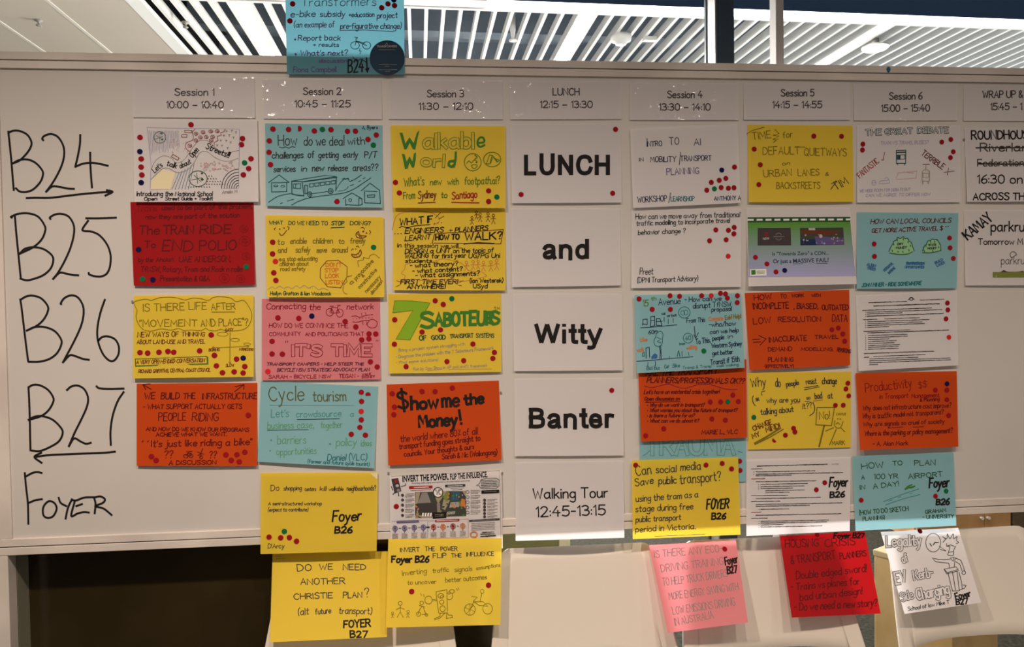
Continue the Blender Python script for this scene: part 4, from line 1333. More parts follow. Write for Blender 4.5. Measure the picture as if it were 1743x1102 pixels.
c = CT(435, 500)
it = [('t', 'Connecting', 130, 190, 605, 185, 72, 10, 'wine'), ('t', 'the', 650, 198, 782, 195, 70, 10, 'wine'), ('t', 'network', 1105, 192, 1425, 190, 70, 9, 'wine'),
      ('c', 'wine', 8, 897, 226, 43, 46), ('c', 'wine', 8, 1018, 235, 42, 50), ('l', 'wine', 9, '897 230 925 165 985 170 1020 235'), ('l', 'wine', 9, '925 165 918 235 1000 235 990 172'), ('l', 'wine', 8, '900 155 945 152'), ('l', 'wine', 8, '985 140 1030 142 1000 150 990 172'),
      ('l', 'wine', 8, '1165 275 1215 270 1265 288 1330 265 1420 255', 1), ('l', 'wine', 8, '1175 342 1240 345 1290 330 1370 325', 1), ('l', 'wine', 7, '1280 235 1288 270'), ('l', 'wine', 7, '1330 232 1338 265'), ('l', 'wine', 7, '1298 335 1300 375'), ('l', 'wine', 7, '1340 332 1345 380'),
      ('l', 'wine', 8, '1360 350 1385 320 1420 312 1445 325 1470 345 1468 385 1445 410 1400 415 1360 395 1350 370 1360 350', 1), ('t', 'HOW DO WE CONVINCE THE', 165, 410, 1120, 415, 52, 8, 'wine', 0), ('t', 'COMMUNITY', 165, 512, 545, 510, 44, 8, 'wine', 0), ('t', 'AND POLITICIANS THAT', 602, 512, 1310, 510, 42, 8, 'wine', 0),
      ('u', "IT'S", 455, 748, 790, 748, 120, 48, 9, 'wine', 'p_pink'), ('u', 'TIME', 925, 748, 1400, 750, 122, 46, 9, 'wine', 'p_pink'), ('t', '"', 360, 650, 385, 650, 75, 9, 'wine'), ('t', '"', 1458, 625, 1478, 625, 65, 8, 'wine'),
      ('t', 'TRANSPORT CAMPERS - HELP STEER THE', 135, 870, 1305, 868, 32, 8, 'plum', .2), ('t', 'BICYCLE NSW STRATEGIC ADVOCACY PLAN', 262, 945, 1375, 938, 38, 8, 'plum', .2), ('t', 'SARAH - BICYCLE NSW', 160, 1028, 910, 1022, 40, 8, 'wine', 0), ('t', 'TEGAN -', 1010, 1022, 1250, 1018, 44, 8, 'wine', 0), ('t', 'WALK', 1290, 995, 1398, 985, 26, 7, 'wine'), ('t', 'SYDNEY', 1285, 1025, 1440, 1015, 26, 7, 'wine')]
for k in range(7):
    it.append(('d', 'wine', 1182 + 38 * k, 308 - 3 * k, 5, 6))
poster('pink poster about connecting the bicycle network with outlined capitals', 'pink', (445.6, 509, 646.7, 508.4, 647.4, 646.3, 445.6, 647.7), c, it,
       'r 270 293;r 523 300;n 680 273;r 1084 338;r 1212 403;r 1372 488;r 1454 488;r 1284 560;r 1371 548;r 199 578;r 199 731;r 324 733;r 1390 826;r 1471 888;R 149 944', 'pink bicycle network poster', lift=.006)

c = CT(425, 645)
it = [('t', 'Cycle', 235, 270, 655, 258, 170, 13, 'moss', .0), ('t', 'tourism', 765, 275, 1165, 268, 130, 12, 'moss', .0), ('t', "Let's", 258, 468, 470, 462, 95, 8, 'sea'), ('t', 'crowdsource', 562, 465, 1105, 455, 75, 8, 'sea'), ('t', 'a', 1215, 462, 1258, 462, 65, 7, 'sea'), ('l', 'dkteal', 9, '575 495 1085 485'),
      ('t', 'business case,', 215, 608, 770, 595, 85, 9, 'softgreen'), ('l', 'dkteal', 8, '215 625 710 618'), ('t', 'together', 858, 598, 1115, 592, 75, 8, 'softgreen'), ('d', 'sea', 258, 745, 10, 12), ('t', 'barriers', 335, 790, 680, 785, 100, 9, 'softgreen'),
      ('d', 'sea', 972, 790, 12, 12), ('t', 'policy', 1045, 815, 1290, 808, 90, 9, 'softgreen'), ('t', 'ideas', 1345, 815, 1470, 812, 70, 8, 'softgreen'), ('d', 'sea', 248, 872, 9, 10), ('t', 'opportunities', 325, 925, 805, 905, 80, 8, 'softgreen'),
      ('t', 'Daniel (VLC)', 940, 990, 1415, 985, 75, 9, 'teal'), ('t', '(former and future cycle tourist)', 700, 1020, 1445, 1055, 42, 7, 'teal'), ('l', 'sky', 3, '240 322 1260 325')]
poster('tilted pale blue poster about cycle tourism, lowest of the blue ones under Session 2', 'blue', (444, 648.5, 643.7, 658.4, 636.7, 797.6, 438.4, 786.4), c, it,
       'r 1350 163;r 1432 195 b;r 1353 275;R 1349 396;r 1350 497;r 1333 590;r 1229 673;r 1400 683', 'pale blue cycle tourism poster', lift=.009)

c = CT(435, 795)
FOY = lambda x, y, w, h, a='Foyer', b='B26', k=20, dx=30, dy=150, w2=215: [('t', a, x, y, x + w, y - h * .1, h, k, 'black', .15), ('t', b, x + dx, y + dy, x + dx + w2, y + dy - 4, h * .62, k, 'black', .1)]
it = [('t', 'Do', 185, 292, 285, 285, 66, 8, 'ink'), ('t', 'shopping', 340, 285, 555, 282, 50, 8, 'ink'), ('t', 'centers', 595, 292, 730, 290, 44, 7, 'ink'), ('t', 'kill', 780, 290, 852, 290, 52, 8, 'ink'), ('t', 'walkable', 885, 290, 1060, 290, 48, 7, 'ink'), ('t', 'neighbourhoods?', 1105, 290, 1455, 285, 56, 8, 'ink'),
      ('t', 'A semi-structured workshop', 155, 465, 800, 465, 40, 7, 'ink'), ('t', '(expect to contribute)', 150, 540, 635, 540, 42, 7, 'ink'), ('t', "D'Arcy", 150, 985, 345, 985, 52, 8, 'ink')] + FOY(930, 660, 340, 120, w2=205, dy=145, dx=30)
it += [('f', 'cream', '1385 80 1475 75 1472 155')]
poster('yellow poster asking about shopping centers, hanging over the bottom rail', 'yellow', (444.1, 805.5, 643.2, 804.8, 641, 938.5, 443.4, 943.8), c, it,
       'g 348 783;r 163 852;r 303 860;r 409 857;r 495 902', 'yellow shopping poster', layer=1, lift=.014)

# --- column 3
c = CT(645, 205)
big = lambda pts: ('f', 'leafA', pts)
it = [big('250 150 285 150 320 280 370 205 420 275 460 150 492 118 470 200 440 355 410 350 372 270 335 350 305 350'), ('u', 'alkabl', 540, 335, 1140, 335, 180, 42, 8, 'fgreen', 'p_yellow'), ('l', 'leafA', 24, '1195 275 1270 262 1265 215 1230 205 1200 235 1195 290 1225 320 1278 298', 1),
      big('278 405 310 410 335 500 370 435 405 500 425 400 448 388 445 470 425 570 400 572 370 510 345 585 315 590'), ('u', 'orl', 515, 548, 780, 562, 140, 38, 8, 'fgreen', 'p_yellow'), ('l', 'leafA', 26, '930 385 925 480 905 560', 1), ('l', 'leafA', 30, '905 490 855 500 845 540 880 560 915 530', 1),
      ('c', 'fgreen', 9, 1135, 505, 102, 104), ('l', 'fgreen', 8, '1060 520 1090 490 1120 515 1150 480 1190 500', 1), ('l', 'fgreen', 8, '1120 550 1150 585 1190 545 1150 535 1120 550', 1), ('l', 'fgreen', 12, '1160 420 1185 445 1160 470', 1), ('d', 'fgreen', 1180, 510, 12, 10),
      ('c', 'fgreen', 9, 1370, 472, 104, 88), ('l', 'fgreen', 8, '1300 525 1335 420 1370 422 1340 525 1300 525'), ('l', 'fgreen', 8, '1370 422 1440 500 1460 480 1400 460'), ('l', 'fgreen', 8, '1350 520 1380 440 1430 505'),
      ('t', "What's", 305, 800, 545, 780, 105, 10, 'fgreen'), ('t', 'new', 620, 782, 755, 778, 78, 10, 'fgreen'), ('t', 'with', 830, 778, 962, 775, 75, 10, 'fgreen'), ('t', 'footpath.ai?', 1035, 775, 1460, 765, 90, 10, 'fgreen'),
      ('t', 'From', 295, 950, 435, 945, 85, 10, 'fgreen'), ('t', 'Sydney', 475, 945, 690, 935, 88, 11, 'brown'), ('t', 'to', 752, 938, 822, 935, 75, 11, 'fgreen'), ('t', 'Santiago', 885, 955, 1185, 930, 88, 12, 'red'), ('l', 'brown', 11, '475 1000 680 992'), ('l', 'red', 12, '880 992 1050 996 1210 998')]
poster('yellow Walkable World poster with green bubble lettering', 'yellow', (664.7, 213.4, 860.2, 214.8, 860.2, 354.5, 669, 354), c, it, 'r 200 752;r 247 878;r 1327 853;r 1327 982;g 1427 928', 'yellow Walkable World poster', layer=1, lift=.011)

c = CT(645, 350)
it = [('t', 'WHAT IF', 250, 245, 650, 205, 80, 14, 'black', .1), ('l', 'black', 10, '250 268 280 255 350 265 450 245 620 230', 1), ('t', '...', 670, 220, 760, 210, 40, 10, 'brown'),
      ('l', 'rust', 7, '165 295 180 210 220 120 320 78 480 65 620 85 710 130 730 190 660 235', 1), ('t', '...', 190, 345, 270, 340, 45, 12, 'brown'), ('t', 'ENGINEERS', 315, 340, 775, 325, 60, 12, 'black', .25), ('t', '+', 845, 325, 890, 325, 60, 9, 'black'), ('t', 'PLANNERS', 920, 325, 1315, 295, 55, 12, 'black', .25),
      ('t', 'LEARNT', 315, 430, 620, 408, 58, 11, 'black', .25), ('t', 'HOW TO', 685, 418, 970, 408, 60, 17, 'black'), ('t', 'WALK?', 1042, 420, 1490, 405, 88, 17, 'black'), ('l', 'brown', 9, '672 345 850 330 1160 315 1505 290 1475 465 1250 462 645 455 672 345'), ('l', 'black', 13, '1030 465 1200 450 1395 460'),
      ('t', 'in this session we will...', 225, 505, 1000, 515, 52, 9, 'black'), ('t', 'DESIGN a UNIT', 315, 580, 860, 570, 55, 11, 'black', .2), ('t', 'on the topic of', 900, 575, 1385, 565, 55, 10, 'black'), ('t', 'WALKING', 312, 640, 595, 630, 52, 11, 'black', .2), ('t', 'for first year', 640, 638, 1050, 628, 52, 10, 'black'), ('t', 'UG/PG Uni', 1085, 635, 1460, 632, 55, 10, 'black'),
      ('t', 'students...', 320, 692, 680, 690, 46, 10, 'black'), ('t', '- what theory?', 375, 752, 955, 728, 55, 11, 'black'), ('t', '- what content?', 405, 818, 1010, 792, 55, 11, 'black'), ('t', '- what assignments?', 442, 872, 1215, 845, 55, 11, 'black'),
      ('t', 'FIRST TIME EVER!', 262, 950, 950, 948, 52, 12, 'black', .15), ('t', 'ANYWHERE!', 340, 1008, 800, 1005, 48, 12, 'black', .15), ('t', '(Ian Westerek)', 1100, 935, 1500, 930, 50, 10, 'black'), ('t', 'USyd', 1140, 1000, 1310, 1000, 50, 10, 'black'),
      ('l', 'rust', 6, '375 700 320 715 310 770 270 820 320 850 310 890 420 890 520 905 640 900 850 890 1000 915 1090 905 1290 860 1280 830 1230 800 1100 790 1000 700 900 670 780 645 700 665 640 690', 1), ('l', 'brown', 7, '215 910 285 930'), ('l', 'brown', 7, '205 985 250 962'), ('l', 'brown', 7, '965 965 1000 972'), ('l', 'brown', 7, '970 930 1020 910'),
      ('l', 'brown', 7, '680 150 745 85'), ('l', 'brown', 7, '720 165 785 128')]


def stick(x, y, h, col='rust', w=7, r=.16):
    return [('c', col, w, x, y, h * r, h * r), ('l', col, w, f'{x} {y + h * r} {x} {y + h * .6}'), ('l', col, w, f'{x - h * .3} {y + h * .45} {x} {y + h * .3} {x + h * .3} {y + h * .42}'), ('l', col, w, f'{x - h * .22} {y + h} {x} {y + h * .6} {x + h * .22} {y + h}')]


for x, y, h in ((1125, 145, 85), (1180, 80, 85), (1225, 105, 90), (1320, 100, 95), (1385, 120, 100)):
    it += stick(x, y, h, 'brown')
for x, y, h in ((1060, 690, 100), (1140, 680, 95), (1200, 675, 95), (1265, 690, 100), (1355, 685, 110), (1425, 665, 110)):
    it += stick(x, y, h, 'rust')
poster('yellow What If poster densely written with stick figures, second under Session 3', 'yellow', (669, 352, 860.2, 356, 860.2, 494.9, 669, 494.2), c, it, lift=.009)

c = CT(645, 490)
SAB = 'SABOTEURS'
it = [('f', 'seven', '168 305 190 158 400 160 618 185 555 300 375 632 205 622 410 275'), ('l', 'fgreen', 6, '190 158 400 160 618 185 520 360 375 632 205 622 410 275 168 305 190 158'),
      ('t', 'S', 515, 488, 655, 480, 178, 42, 'leafA', .05), ('t', 'ABOTEUR', 685, 462, 1385, 445, 150, 38, 'leafA', .02), ('t', 'S', 1335, 445, 1450, 440, 140, 36, 'leafA', .02), ('t', 'TM', 1395, 270, 1460, 265, 35, 6, 'olive', 0),
      ('t', 'OF', 492, 640, 575, 632, 55, 12, 'dkgreen', 0), ('t', 'GOOD', 638, 630, 805, 622, 52, 12, 'dkgreen', 0), ('t', 'TRANSPORT', 862, 612, 1140, 602, 48, 10, 'dkgreen', 0), ('t', 'SYSTEMS', 1178, 605, 1390, 602, 48, 10, 'dkgreen', 0),
      ('t', 'Bring a project system struggling with', 240, 775, 1040, 695, 34, 5, 'stone'), ('t', '- Diagnose the problem with the 7 Saboteurs Framework', 205, 855, 1385, 745, 36, 6, 'stone'), ('t', '- Find some solutions!', 205, 925, 715, 885, 34, 5, 'stone'),
      ('t', 'Run by Sam Shaw in AP and draft framework', 415, 1000, 1310, 955, 34, 5, 'stone'), ('l', 'stone', 6, '585 1005 765 985'), ('l', 'stone', 6, '850 990 1360 982')]
poster('yellow poster with a huge green 7, third under Session 3', 'yellow', (660.5, 500.5, 852.9, 499.8, 853.2, 633.5, 661.9, 636.3), c, it,
       'r 680 158;r 778 202;g 882 133;r 191 388;r 187 684;r 521 536;r 745 510;r 1137 682;r 1397 783;r 1378 856;r 823 894;r 1025 883;r 328 955', 'yellow seven saboteurs poster', lift=.008)

c = CT(645, 640)
it = [('t', '$', 240, 405, 355, 395, 205, 32, 'black', .0), ('t', 'how', 395, 405, 715, 385, 150, 36, 'black', .02), ('t', 'me', 770, 380, 965, 370, 165, 32, 'black', .02), ('t', 'the', 1040, 352, 1265, 325, 130, 32, 'black', .02), ('t', 'Money', 490, 622, 940, 600, 150, 34, 'black', .0), ('t', '!', 995, 580, 1010, 578, 160, 32, 'black', .0), ('c', 'maroon', 8, 935, 345, 30, 38),
      ('t', 'the world where 80% of all', 262, 800, 1190, 705, 78, 10, 'maroon'), ('t', 'transport funding goes straight to', 245, 890, 1225, 785, 66, 10, 'maroon'), ('t', 'councils. Your thoughts & ours', 305, 980, 1150, 885, 60, 10, 'maroon'), ('t', 'Sarah & Nic (Wollongong)', 765, 1010, 1430, 950, 60, 10, 'maroon')]
poster('orange $how me the Money poster with thick black lettering', 'orange', (658, 654.8, 849, 648.2, 853.9, 783.5, 660.8, 792.6), c, it, 'r 160 217;r 187 378;r 180 470;r 521 189;r 679 192;r 888 148', 'orange $how me the Money poster', lift=.010)

c = CT(645, 790)
it = [('l', 'grey', 4, '150 152 1462 82 1478 890'), ('p', 'INVERT THE POWER.', 285, 218, 845, 190, 72, .035, 'black'), ('p', 'FLIP THE INFLUENCE.', 862, 190, 1315, 160, 66, .03, 'black'), ('p', 'Inverting traffic signal assumptions to uncover better outcomes', 400, 245, 1100, 212, 20, .0, 'ink'),
      ('f', 'char', '150 185 232 170 272 330 190 360'), ('d', 'red', 205, 208, 20, 18), ('d', 'ltgrey', 222, 265, 20, 18), ('d', 'grey', 235, 320, 20, 18), ('l', 'ink', 10, '150 275 168 320'), ('l', 'ink', 10, '270 275 320 262 325 240'), ('l', 'ink', 12, '190 350 170 370'), ('l', 'ink', 12, '235 350 240 390'),
      ('f', 'red', '365 270 648 262 648 298 365 306'), ('g', 'white', 12, 425, 288, 600, 280), ('f', 'ink', '800 255 1045 245 1045 275 800 285'), ('g', 'white', 10, 835, 270, 1015, 262), ('g', 'red', 9, 388, 325, 628, 312), ('g', 'ink', 8, 870, 300, 1030, 290), ('g', 'ink', 8, 890, 318, 1010, 310),
      ('f', 'stone', '436 342 1052 325 1056 632 440 660'), ('f', 'photo', '440 348 655 338 712 480 710 645 490 658 438 620'), ('f', 'grey', '520 350 585 348 630 470 470 478'), ('f', 'char', '440 500 705 485 700 570 445 585'), ('f', 'stone', '445 350 500 348 470 478 440 490'),
      ('f', 'photo', '720 480 820 330 1010 332 1050 400 1055 630 730 640'), ('f', 'sky', '885 338 985 335 965 440 870 445'), ('f', 'stone', '780 430 860 440 800 560 760 540'), ('f', 'grass', '765 370 840 325 850 420 790 440'), ('f', 'rust', '1000 420 1040 430 1050 540 980 500'),
      ('f', 'stone', '655 338 820 330 760 420 712 480'), ('f', 'grey', '700 480 740 470 740 600 708 600'), ('c', 'char', 12, 715, 347, 58, 60), ('d', 'white', 715, 347, 50, 52), ('p', 'FLIP', 678, 345, 750, 340, 32, .03, 'black'), ('p', 'IT!', 698, 378, 735, 375, 26, .03, 'black'), ('f', 'black', '648 588 815 582 815 655 650 665'), ('g', 'grey', 9, 680, 615, 785, 610), ('g', 'grey', 9, 680, 635, 785, 630)]
for i in range(4):
    it.append(('f', 'white', f'{525 + 32 * i} {595} {545 + 32 * i} 594 {540 + 32 * i} 635 {520 + 32 * i} 636'))
for i in range(7):
    it.append(('f', 'ltgrey', f'{870 + 16 * i} {465 - i} {880 + 16 * i} {465 - i} {865 + 17 * i} {530 - i} {853 + 17 * i} {530 - i}'))
for i in range(6):
    it.append(('f', 'ltgrey', f'{830 + 17 * i} {580 - i} {840 + 17 * i} {580 - i} {826 + 17 * i} {615 - i} {815 + 17 * i} {615 - i}'))
for i in range(24):
    x, y = rnd.uniform(730, 1050), rnd.uniform(350, 620)
    it.append(('d', rnd.choice(['grass', 'stone', 'rust', 'leafA', 'char']), x, y, rnd.uniform(8, 18), rnd.uniform(8, 16)))
for i in range(12):
    it.append(('d', rnd.choice(['stone', 'rust', 'grass']), rnd.uniform(445, 480), rnd.uniform(500, 640), 9, 12))
for i in range(5):
    y = 375 + 62 * i
    it += [('d', 'char', 285, y + (0 if i else 5), 18, 18), ('g', 'grey', 8, 320, y - 10, 425, y - 14), ('g', 'grey', 8, 320, y + 8, 425, y + 4), ('g', 'grey', 8, 320, y + 24, 400, y + 20)]
    y = 340 + 62 * i
    it += [('c', 'char', 5, 1072, y, 18, 18), ('g', 'grey', 8, 1110, y - 18, 1225, y - 22), ('g', 'grey', 8, 1110, y, 1225, y - 4), ('g', 'grey', 8, 1110, y + 18, 1200, y + 14)]
it += [('l', 'ink', 5, '1215 240 1235 190 1300 172 1420 172 1452 190 1450 275 1420 295 1260 300 1225 290 1215 265 1180 260 1215 240'), ('f', 'black', '1240 322 1455 312 1455 352 1240 362'), ('g', 'grey', 9, 1275, 338, 1420, 332), ('f', 'char', '1090 680 1462 658 1462 682 1090 702'), ('g', 'grey', 9, 1135, 690, 1400, 676)]
for i in range(5):
    it.append(('g', 'ink', 9, 1235, 200 + 20 * i, 1435, 192 + 20 * i))
for i in range(6):
    it += [('d', 'char', 1278, 440 + 40 * i, 17, 18), ('g', 'grey', 8, 1312, 432 + 40 * i, 1432, 426 + 40 * i), ('g', 'grey', 7, 1312, 448 + 40 * i, 1400, 444 + 40 * i)]
for i in range(5):
    it.append(('g', 'grey', 8, 1120, 722 + 20 * i, 1400, 708 + 20 * i))
it += [('f', 'purple', '215 690 482 680 482 708 215 718'), ('g', 'grey', 10, 245, 702, 455, 693), ('f', 'red', '680 678 972 665 972 692 680 704'), ('g', 'white', 10, 700, 690, 950, 680), ('l', 'lav', 4, '158 695 590 680 588 905 150 908'), ('l', 'pinkish', 4, '600 690 1080 665 1080 890 600 900')]
for i, (x, y, col) in enumerate(((195, 782, 'purple'), (310, 778, 'purple'), (427, 770, 'purple'), (537, 768, 'purple'), (660, 765, 'red'), (775, 762, 'orange'), (895, 755, 'dkred'), (1013, 750, 'rust'))):
    it += [('c', col, 8, x, y, 28, 30), ('d', col, x, y, 17, 18), ('l', col, 10, f'{x} {y + 30} {x} {y + 52}')]
    for j in range(5):
        it.append(('g', 'grey', 7, x - 32, y + 68 + 14 * j, x + 34, y + 66 + 14 * j))
    if i < 7:
        it.append(('l', 'char', 7, f'{x + 48} {y - 2} {x + 68} {y - 3}'))
it += [('l', 'black', 16, '578 768 608 766'), ('c', 'rust', 12, 1148, 855, 40, 34), ('d', 'rust', 1145, 885, 12, 10), ('g', 'ink', 12, 1250, 830, 1390, 822), ('g', 'ink', 12, 1230, 852, 1400, 845), ('g', 'black', 18, 1230, 880, 1410, 868)]
it2 = []
for q in it:
    if q[0] in 'fdcl' and len(q) > 2 and q[0] == 'f':
        it2.append(('i',) + q[1:])
    else:
        it2.append(q)
poster('white printed infographic headed INVERT THE POWER with road pictures', 'white', (663.3, 811, 853.2, 801.3, 856, 934, 664.5, 938), c, it2, 'r 210 517', 'printed infographic', layer=0, lift=.004, base=.007)

# --- column 5 (Session 4)
c = CT(1065, 200)
it = [('t', 'INTRO', 258, 350, 440, 345, 62, 9, 'navy', 0), ('l', 'navy', 9, '258 255 262 352'), ('t', 'TO', 530, 330, 645, 328, 85, 9, 'navy', 0), ('t', 'AI', 828, 338, 908, 335, 80, 9, 'navy', 0), ('t', 'IN', 165, 530, 215, 528, 38, 8, 'navy', 0), ('t', 'MOBILITY', 300, 540, 608, 535, 62, 9, 'navy', .05),
      ('l', 'navy', 8, '665 420 648 575'), ('t', 'TRANSPORT', 665, 528, 1035, 520, 62, 9, 'navy', .05), ('t', 'PLANNING', 498, 695, 885, 680, 78, 9, 'purple', 0), ('t', 'WORKSHOP', 145, 1032, 500, 1010, 70, 9, 'navy', 0), ('l', 'navy', 8, '545 912 520 1035'), ('t', 'LEARNSHOP', 548, 1015, 830, 1010, 55, 9, 'teal', 0), ('t', 'ANTHONY A', 1072, 1005, 1392, 998, 48, 9, 'navy', 0)]
poster('tilted white Intro to AI poster, first under Session 4', 'white', (1072.3, 219.7, 1255.6, 211, 1260.5, 345.6, 1077.7, 354.5), c, it, 'n 1163 637;r 1317 601;r 1212 738;r 1133 761;r 1036 786;r 982 881;g 1074 864;r 1156 848;r 1244 857;r 1311 851', 'white Intro to AI poster', layer=1, lift=.006)

c = CT(1065, 350)
it = [('t', 'How can we move away from traditional', 120, 165, 1378, 138, 62, 9, 'ink'), ('t', 'traffic modelling to incorporate travel', 130, 245, 1258, 205, 56, 9, 'ink'), ('t', 'behavior change ?', 150, 355, 720, 330, 56, 9, 'ink'), ('t', 'Preet', 170, 835, 330, 832, 75, 9, 'ink'), ('t', '(DPMI Transport Advisory)', 140, 935, 875, 910, 62, 9, 'ink')]
poster('white poster asking how to move away from traffic modelling', 'white', (1074.8, 355.6, 1261.2, 355.6, 1261.2, 488.6, 1074.8, 490.7), c, it, 'r 1091 295;r 1243 300;r 1313 265;r 1310 342;r 1015 427;r 1216 415;R 1240 614', 'white traffic modelling poster', lift=.008)

c = CT(1065, 490)
it = [('t', '15', 210, 225, 272, 220, 75, 10, 'fgreen'), ('t', 'th', 310, 155, 370, 150, 42, 8, 'fgreen'), ('t', 'Avenue', 400, 210, 660, 195, 75, 9, 'navy'), ('t', '- How can we', 715, 170, 1155, 155, 55, 9, 'navy'), ('t', 'disrupt TfNSW', 815, 250, 1275, 225, 62, 9, 'navy'), ('t', 'proposal', 1040, 288, 1280, 278, 50, 9, 'navy'),
      ('c', 'teal', 8, 710, 300, 70, 68), ('c', 'teal', 6, 690, 305, 24, 28), ('c', 'teal', 6, 728, 300, 24, 30), ('t', 'From This', 738, 425, 960, 412, 52, 8, 'navy'), ('t', 'Compare', 1005, 400, 1175, 392, 48, 9, 'rust'), ('t', 'Eek! Help!', 1205, 390, 1395, 365, 52, 8, 'olive'),
      ('t', '-who/how', 1010, 475, 1330, 455, 55, 9, 'navy'), ('t', 'can we help', 1020, 560, 1365, 535, 50, 9, 'navy'), ('t', 'people', 1052, 640, 1190, 620, 50, 9, 'navy'), ('t', 'in', 1240, 615, 1295, 605, 40, 8, 'navy'), ('t', 'Western Sydney', 1040, 730, 1405, 700, 55, 9, 'navy'), ('t', 'get better', 1050, 820, 1295, 800, 52, 9, 'navy'), ('t', 'Transit if 15th', 1030, 935, 1375, 890, 62, 9, 'navy'),
      ('l', 'navy', 9, '830 468 845 610'), ('l', 'navy', 9, '825 570 848 612 880 545'), ('t', 'To This,', 850, 685, 1025, 660, 62, 9, 'navy'), ('c', 'teal', 8, 755, 610, 58, 60), ('t', '40', 720, 640, 790, 635, 55, 7, 'teal'),
      ('l', 'navy', 8, '182 485 300 478 450 465 620 450'), ('l', 'navy', 9, '205 455 210 385 260 380 262 445 205 440'), ('l', 'navy', 9, '300 470 305 350 350 345 350 460 300 470'), ('l', 'navy', 8, '305 400 350 398'), ('l', 'navy', 9, '370 455 372 375 415 372 440 460 370 455'), ('l', 'navy', 7, '372 410 440 405'),
      ('l', 'navy', 7, '465 360 465 410'), ('l', 'navy', 7, '515 380 515 435'), ('l', 'navy', 7, '575 375 575 425'), ('t', 'car', 435, 330, 485, 322, 30, 6, 'navy'), ('t', 'car', 500, 355, 540, 348, 28, 6, 'navy'), ('t', 'bus', 560, 355, 615, 340, 36, 6, 'navy'),
      ('t', '60m', 280, 562, 385, 550, 45, 8, 'navy'), ('l', 'teal', 8, '360 600 375 555 420 525 450 560 445 620 440 680 410 710 360 700 342 650 360 600', 1), ('l', 'teal', 7, '375 600 430 620 380 650 430 670'), ('l', 'navy', 9, '410 710 420 780 415 860'), ('l', 'navy', 7, '425 700 432 860'),
      ('l', 'navy', 8, '135 890 300 882 500 860 815 835'), ('t', 'bike', 180, 655, 260, 645, 48, 8, 'rust'), ('t', 'walk', 140, 780, 220, 765, 48, 8, 'rust'), ('l', 'teal', 9, '205 790 225 780 225 830 205 830 205 790'), ('l', 'navy', 8, '250 855 245 730 285 720 290 845'), ('d', 'blue', 355, 830, 30, 32), ('d', 'blue', 322, 845, 12, 22),
      ('t', 'tram', 648, 695, 715, 690, 32, 6, 'teal'), ('t', 'walking', 738, 748, 860, 735, 46, 8, 'rust'), ('l', 'teal', 11, '625 830 640 760 655 830'), ('l', 'teal', 8, '680 770 685 830'), ('l', 'teal', 7, '530 855 530 830'), ('l', 'teal', 7, '760 780 765 820'), ('t', 'Bus', 255, 995, 325, 990, 48, 6, 'teal'), ('t', 'Bus', 350, 995, 410, 990, 46, 6, 'teal'), ('t', 'Car', 470, 975, 525, 970, 44, 6, 'teal'), ('t', 'Bike', 570, 965, 655, 960, 42, 6, 'teal'),
      ('l', 'navy', 6, '268 950 270 905'), ('l', 'navy', 6, '360 940 360 890'), ('t', 'Tramp & Tramp - walk walking', 690, 985, 1365, 945, 32, 5, 'teal')]
poster('pale blue Fifteenth Avenue poster with a street section sketch', 'blue', (1079.8, 502.7, 1261.2, 499, 1267.6, 626.4, 1084, 635.6), c, it,
       'r 161 136;r 537 97;r 652 104;r 919 97;R 1035 97;r 1147 68;r 1208 75;r 1231 126;r 1352 97;r 1350 180;r 320 262;r 541 262;g 946 767', 'pale blue Fifteenth Avenue poster', layer=2, lift=.010)

c = CT(1065, 630)
it = [('t', 'ARE THE TRANSPORT', 240, 75, 1105, 45, 75, 12, 'maroon', .3), ('t', 'PLANNERS/PROFESSIONALS OK??', 255, 155, 1430, 165, 62, 12, 'maroon', .25), ('l', 'wine', 9, '225 195 320 215 420 190 520 172 620 205 720 222 830 190 930 172 1050 185 1180 225 1290 240 1350 238', 1),
      ('t', "Let's have an existential crisis together!", 220, 290, 1130, 285, 48, 9, 'maroon', .25), ('t', 'Open discussion on', 225, 370, 650, 368, 42, 10, 'maroon', .25), ('l', 'maroon', 9, '240 392 660 385')]
for i, tx in enumerate(('Why do we work in transport?', 'What worries you about the future of transport?', 'Is there a future for us?', 'What can we do about it?')):
    y = 445 + 64 * i
    it += [('d', 'maroon', 265, y - 15, 7, 7), ('t', tx, 288, y, (950, 1345, 830, 880)[i], y - 2, 42, 9, 'maroon', .3)]
it += [('t', 'MARIE L., VLC', 920, 780, 1350, 770, 48, 10, 'maroon', .15)]
poster('orange poster asking if the transport planners are OK', 'orange', (1086, 618, 1270.5, 612, 1271.8, 745.3, 1091, 752.4), c, it, 'r 1297 305;r 1023 388;r 1149 388;g 1235 385;r 1363 381;r 1043 592;r 1206 608;r 460 712;r 241 797', 'orange planners poster', layer=1, lift=.008)

c = CT(1065, 630)
it = [('u', 'TRAUMA', 250, 1020, 1310, 1020, 220, 52, 7, 'sea', 'p_blue'), ('l', 'blue', 6, '1360 985 1410 1000'), ('l', 'blue', 5, '210 1040 250 1015 300 970')]
poster('pale blue poster mostly hidden between the orange and yellow sheets under Session 4', 'blue', (1087, 690, 1271, 682, 1269, 820, 1090, 828), c, it, 'r 1380 1105;r 1385 1217', 'half hidden pale blue poster', layer=0, lift=.004)

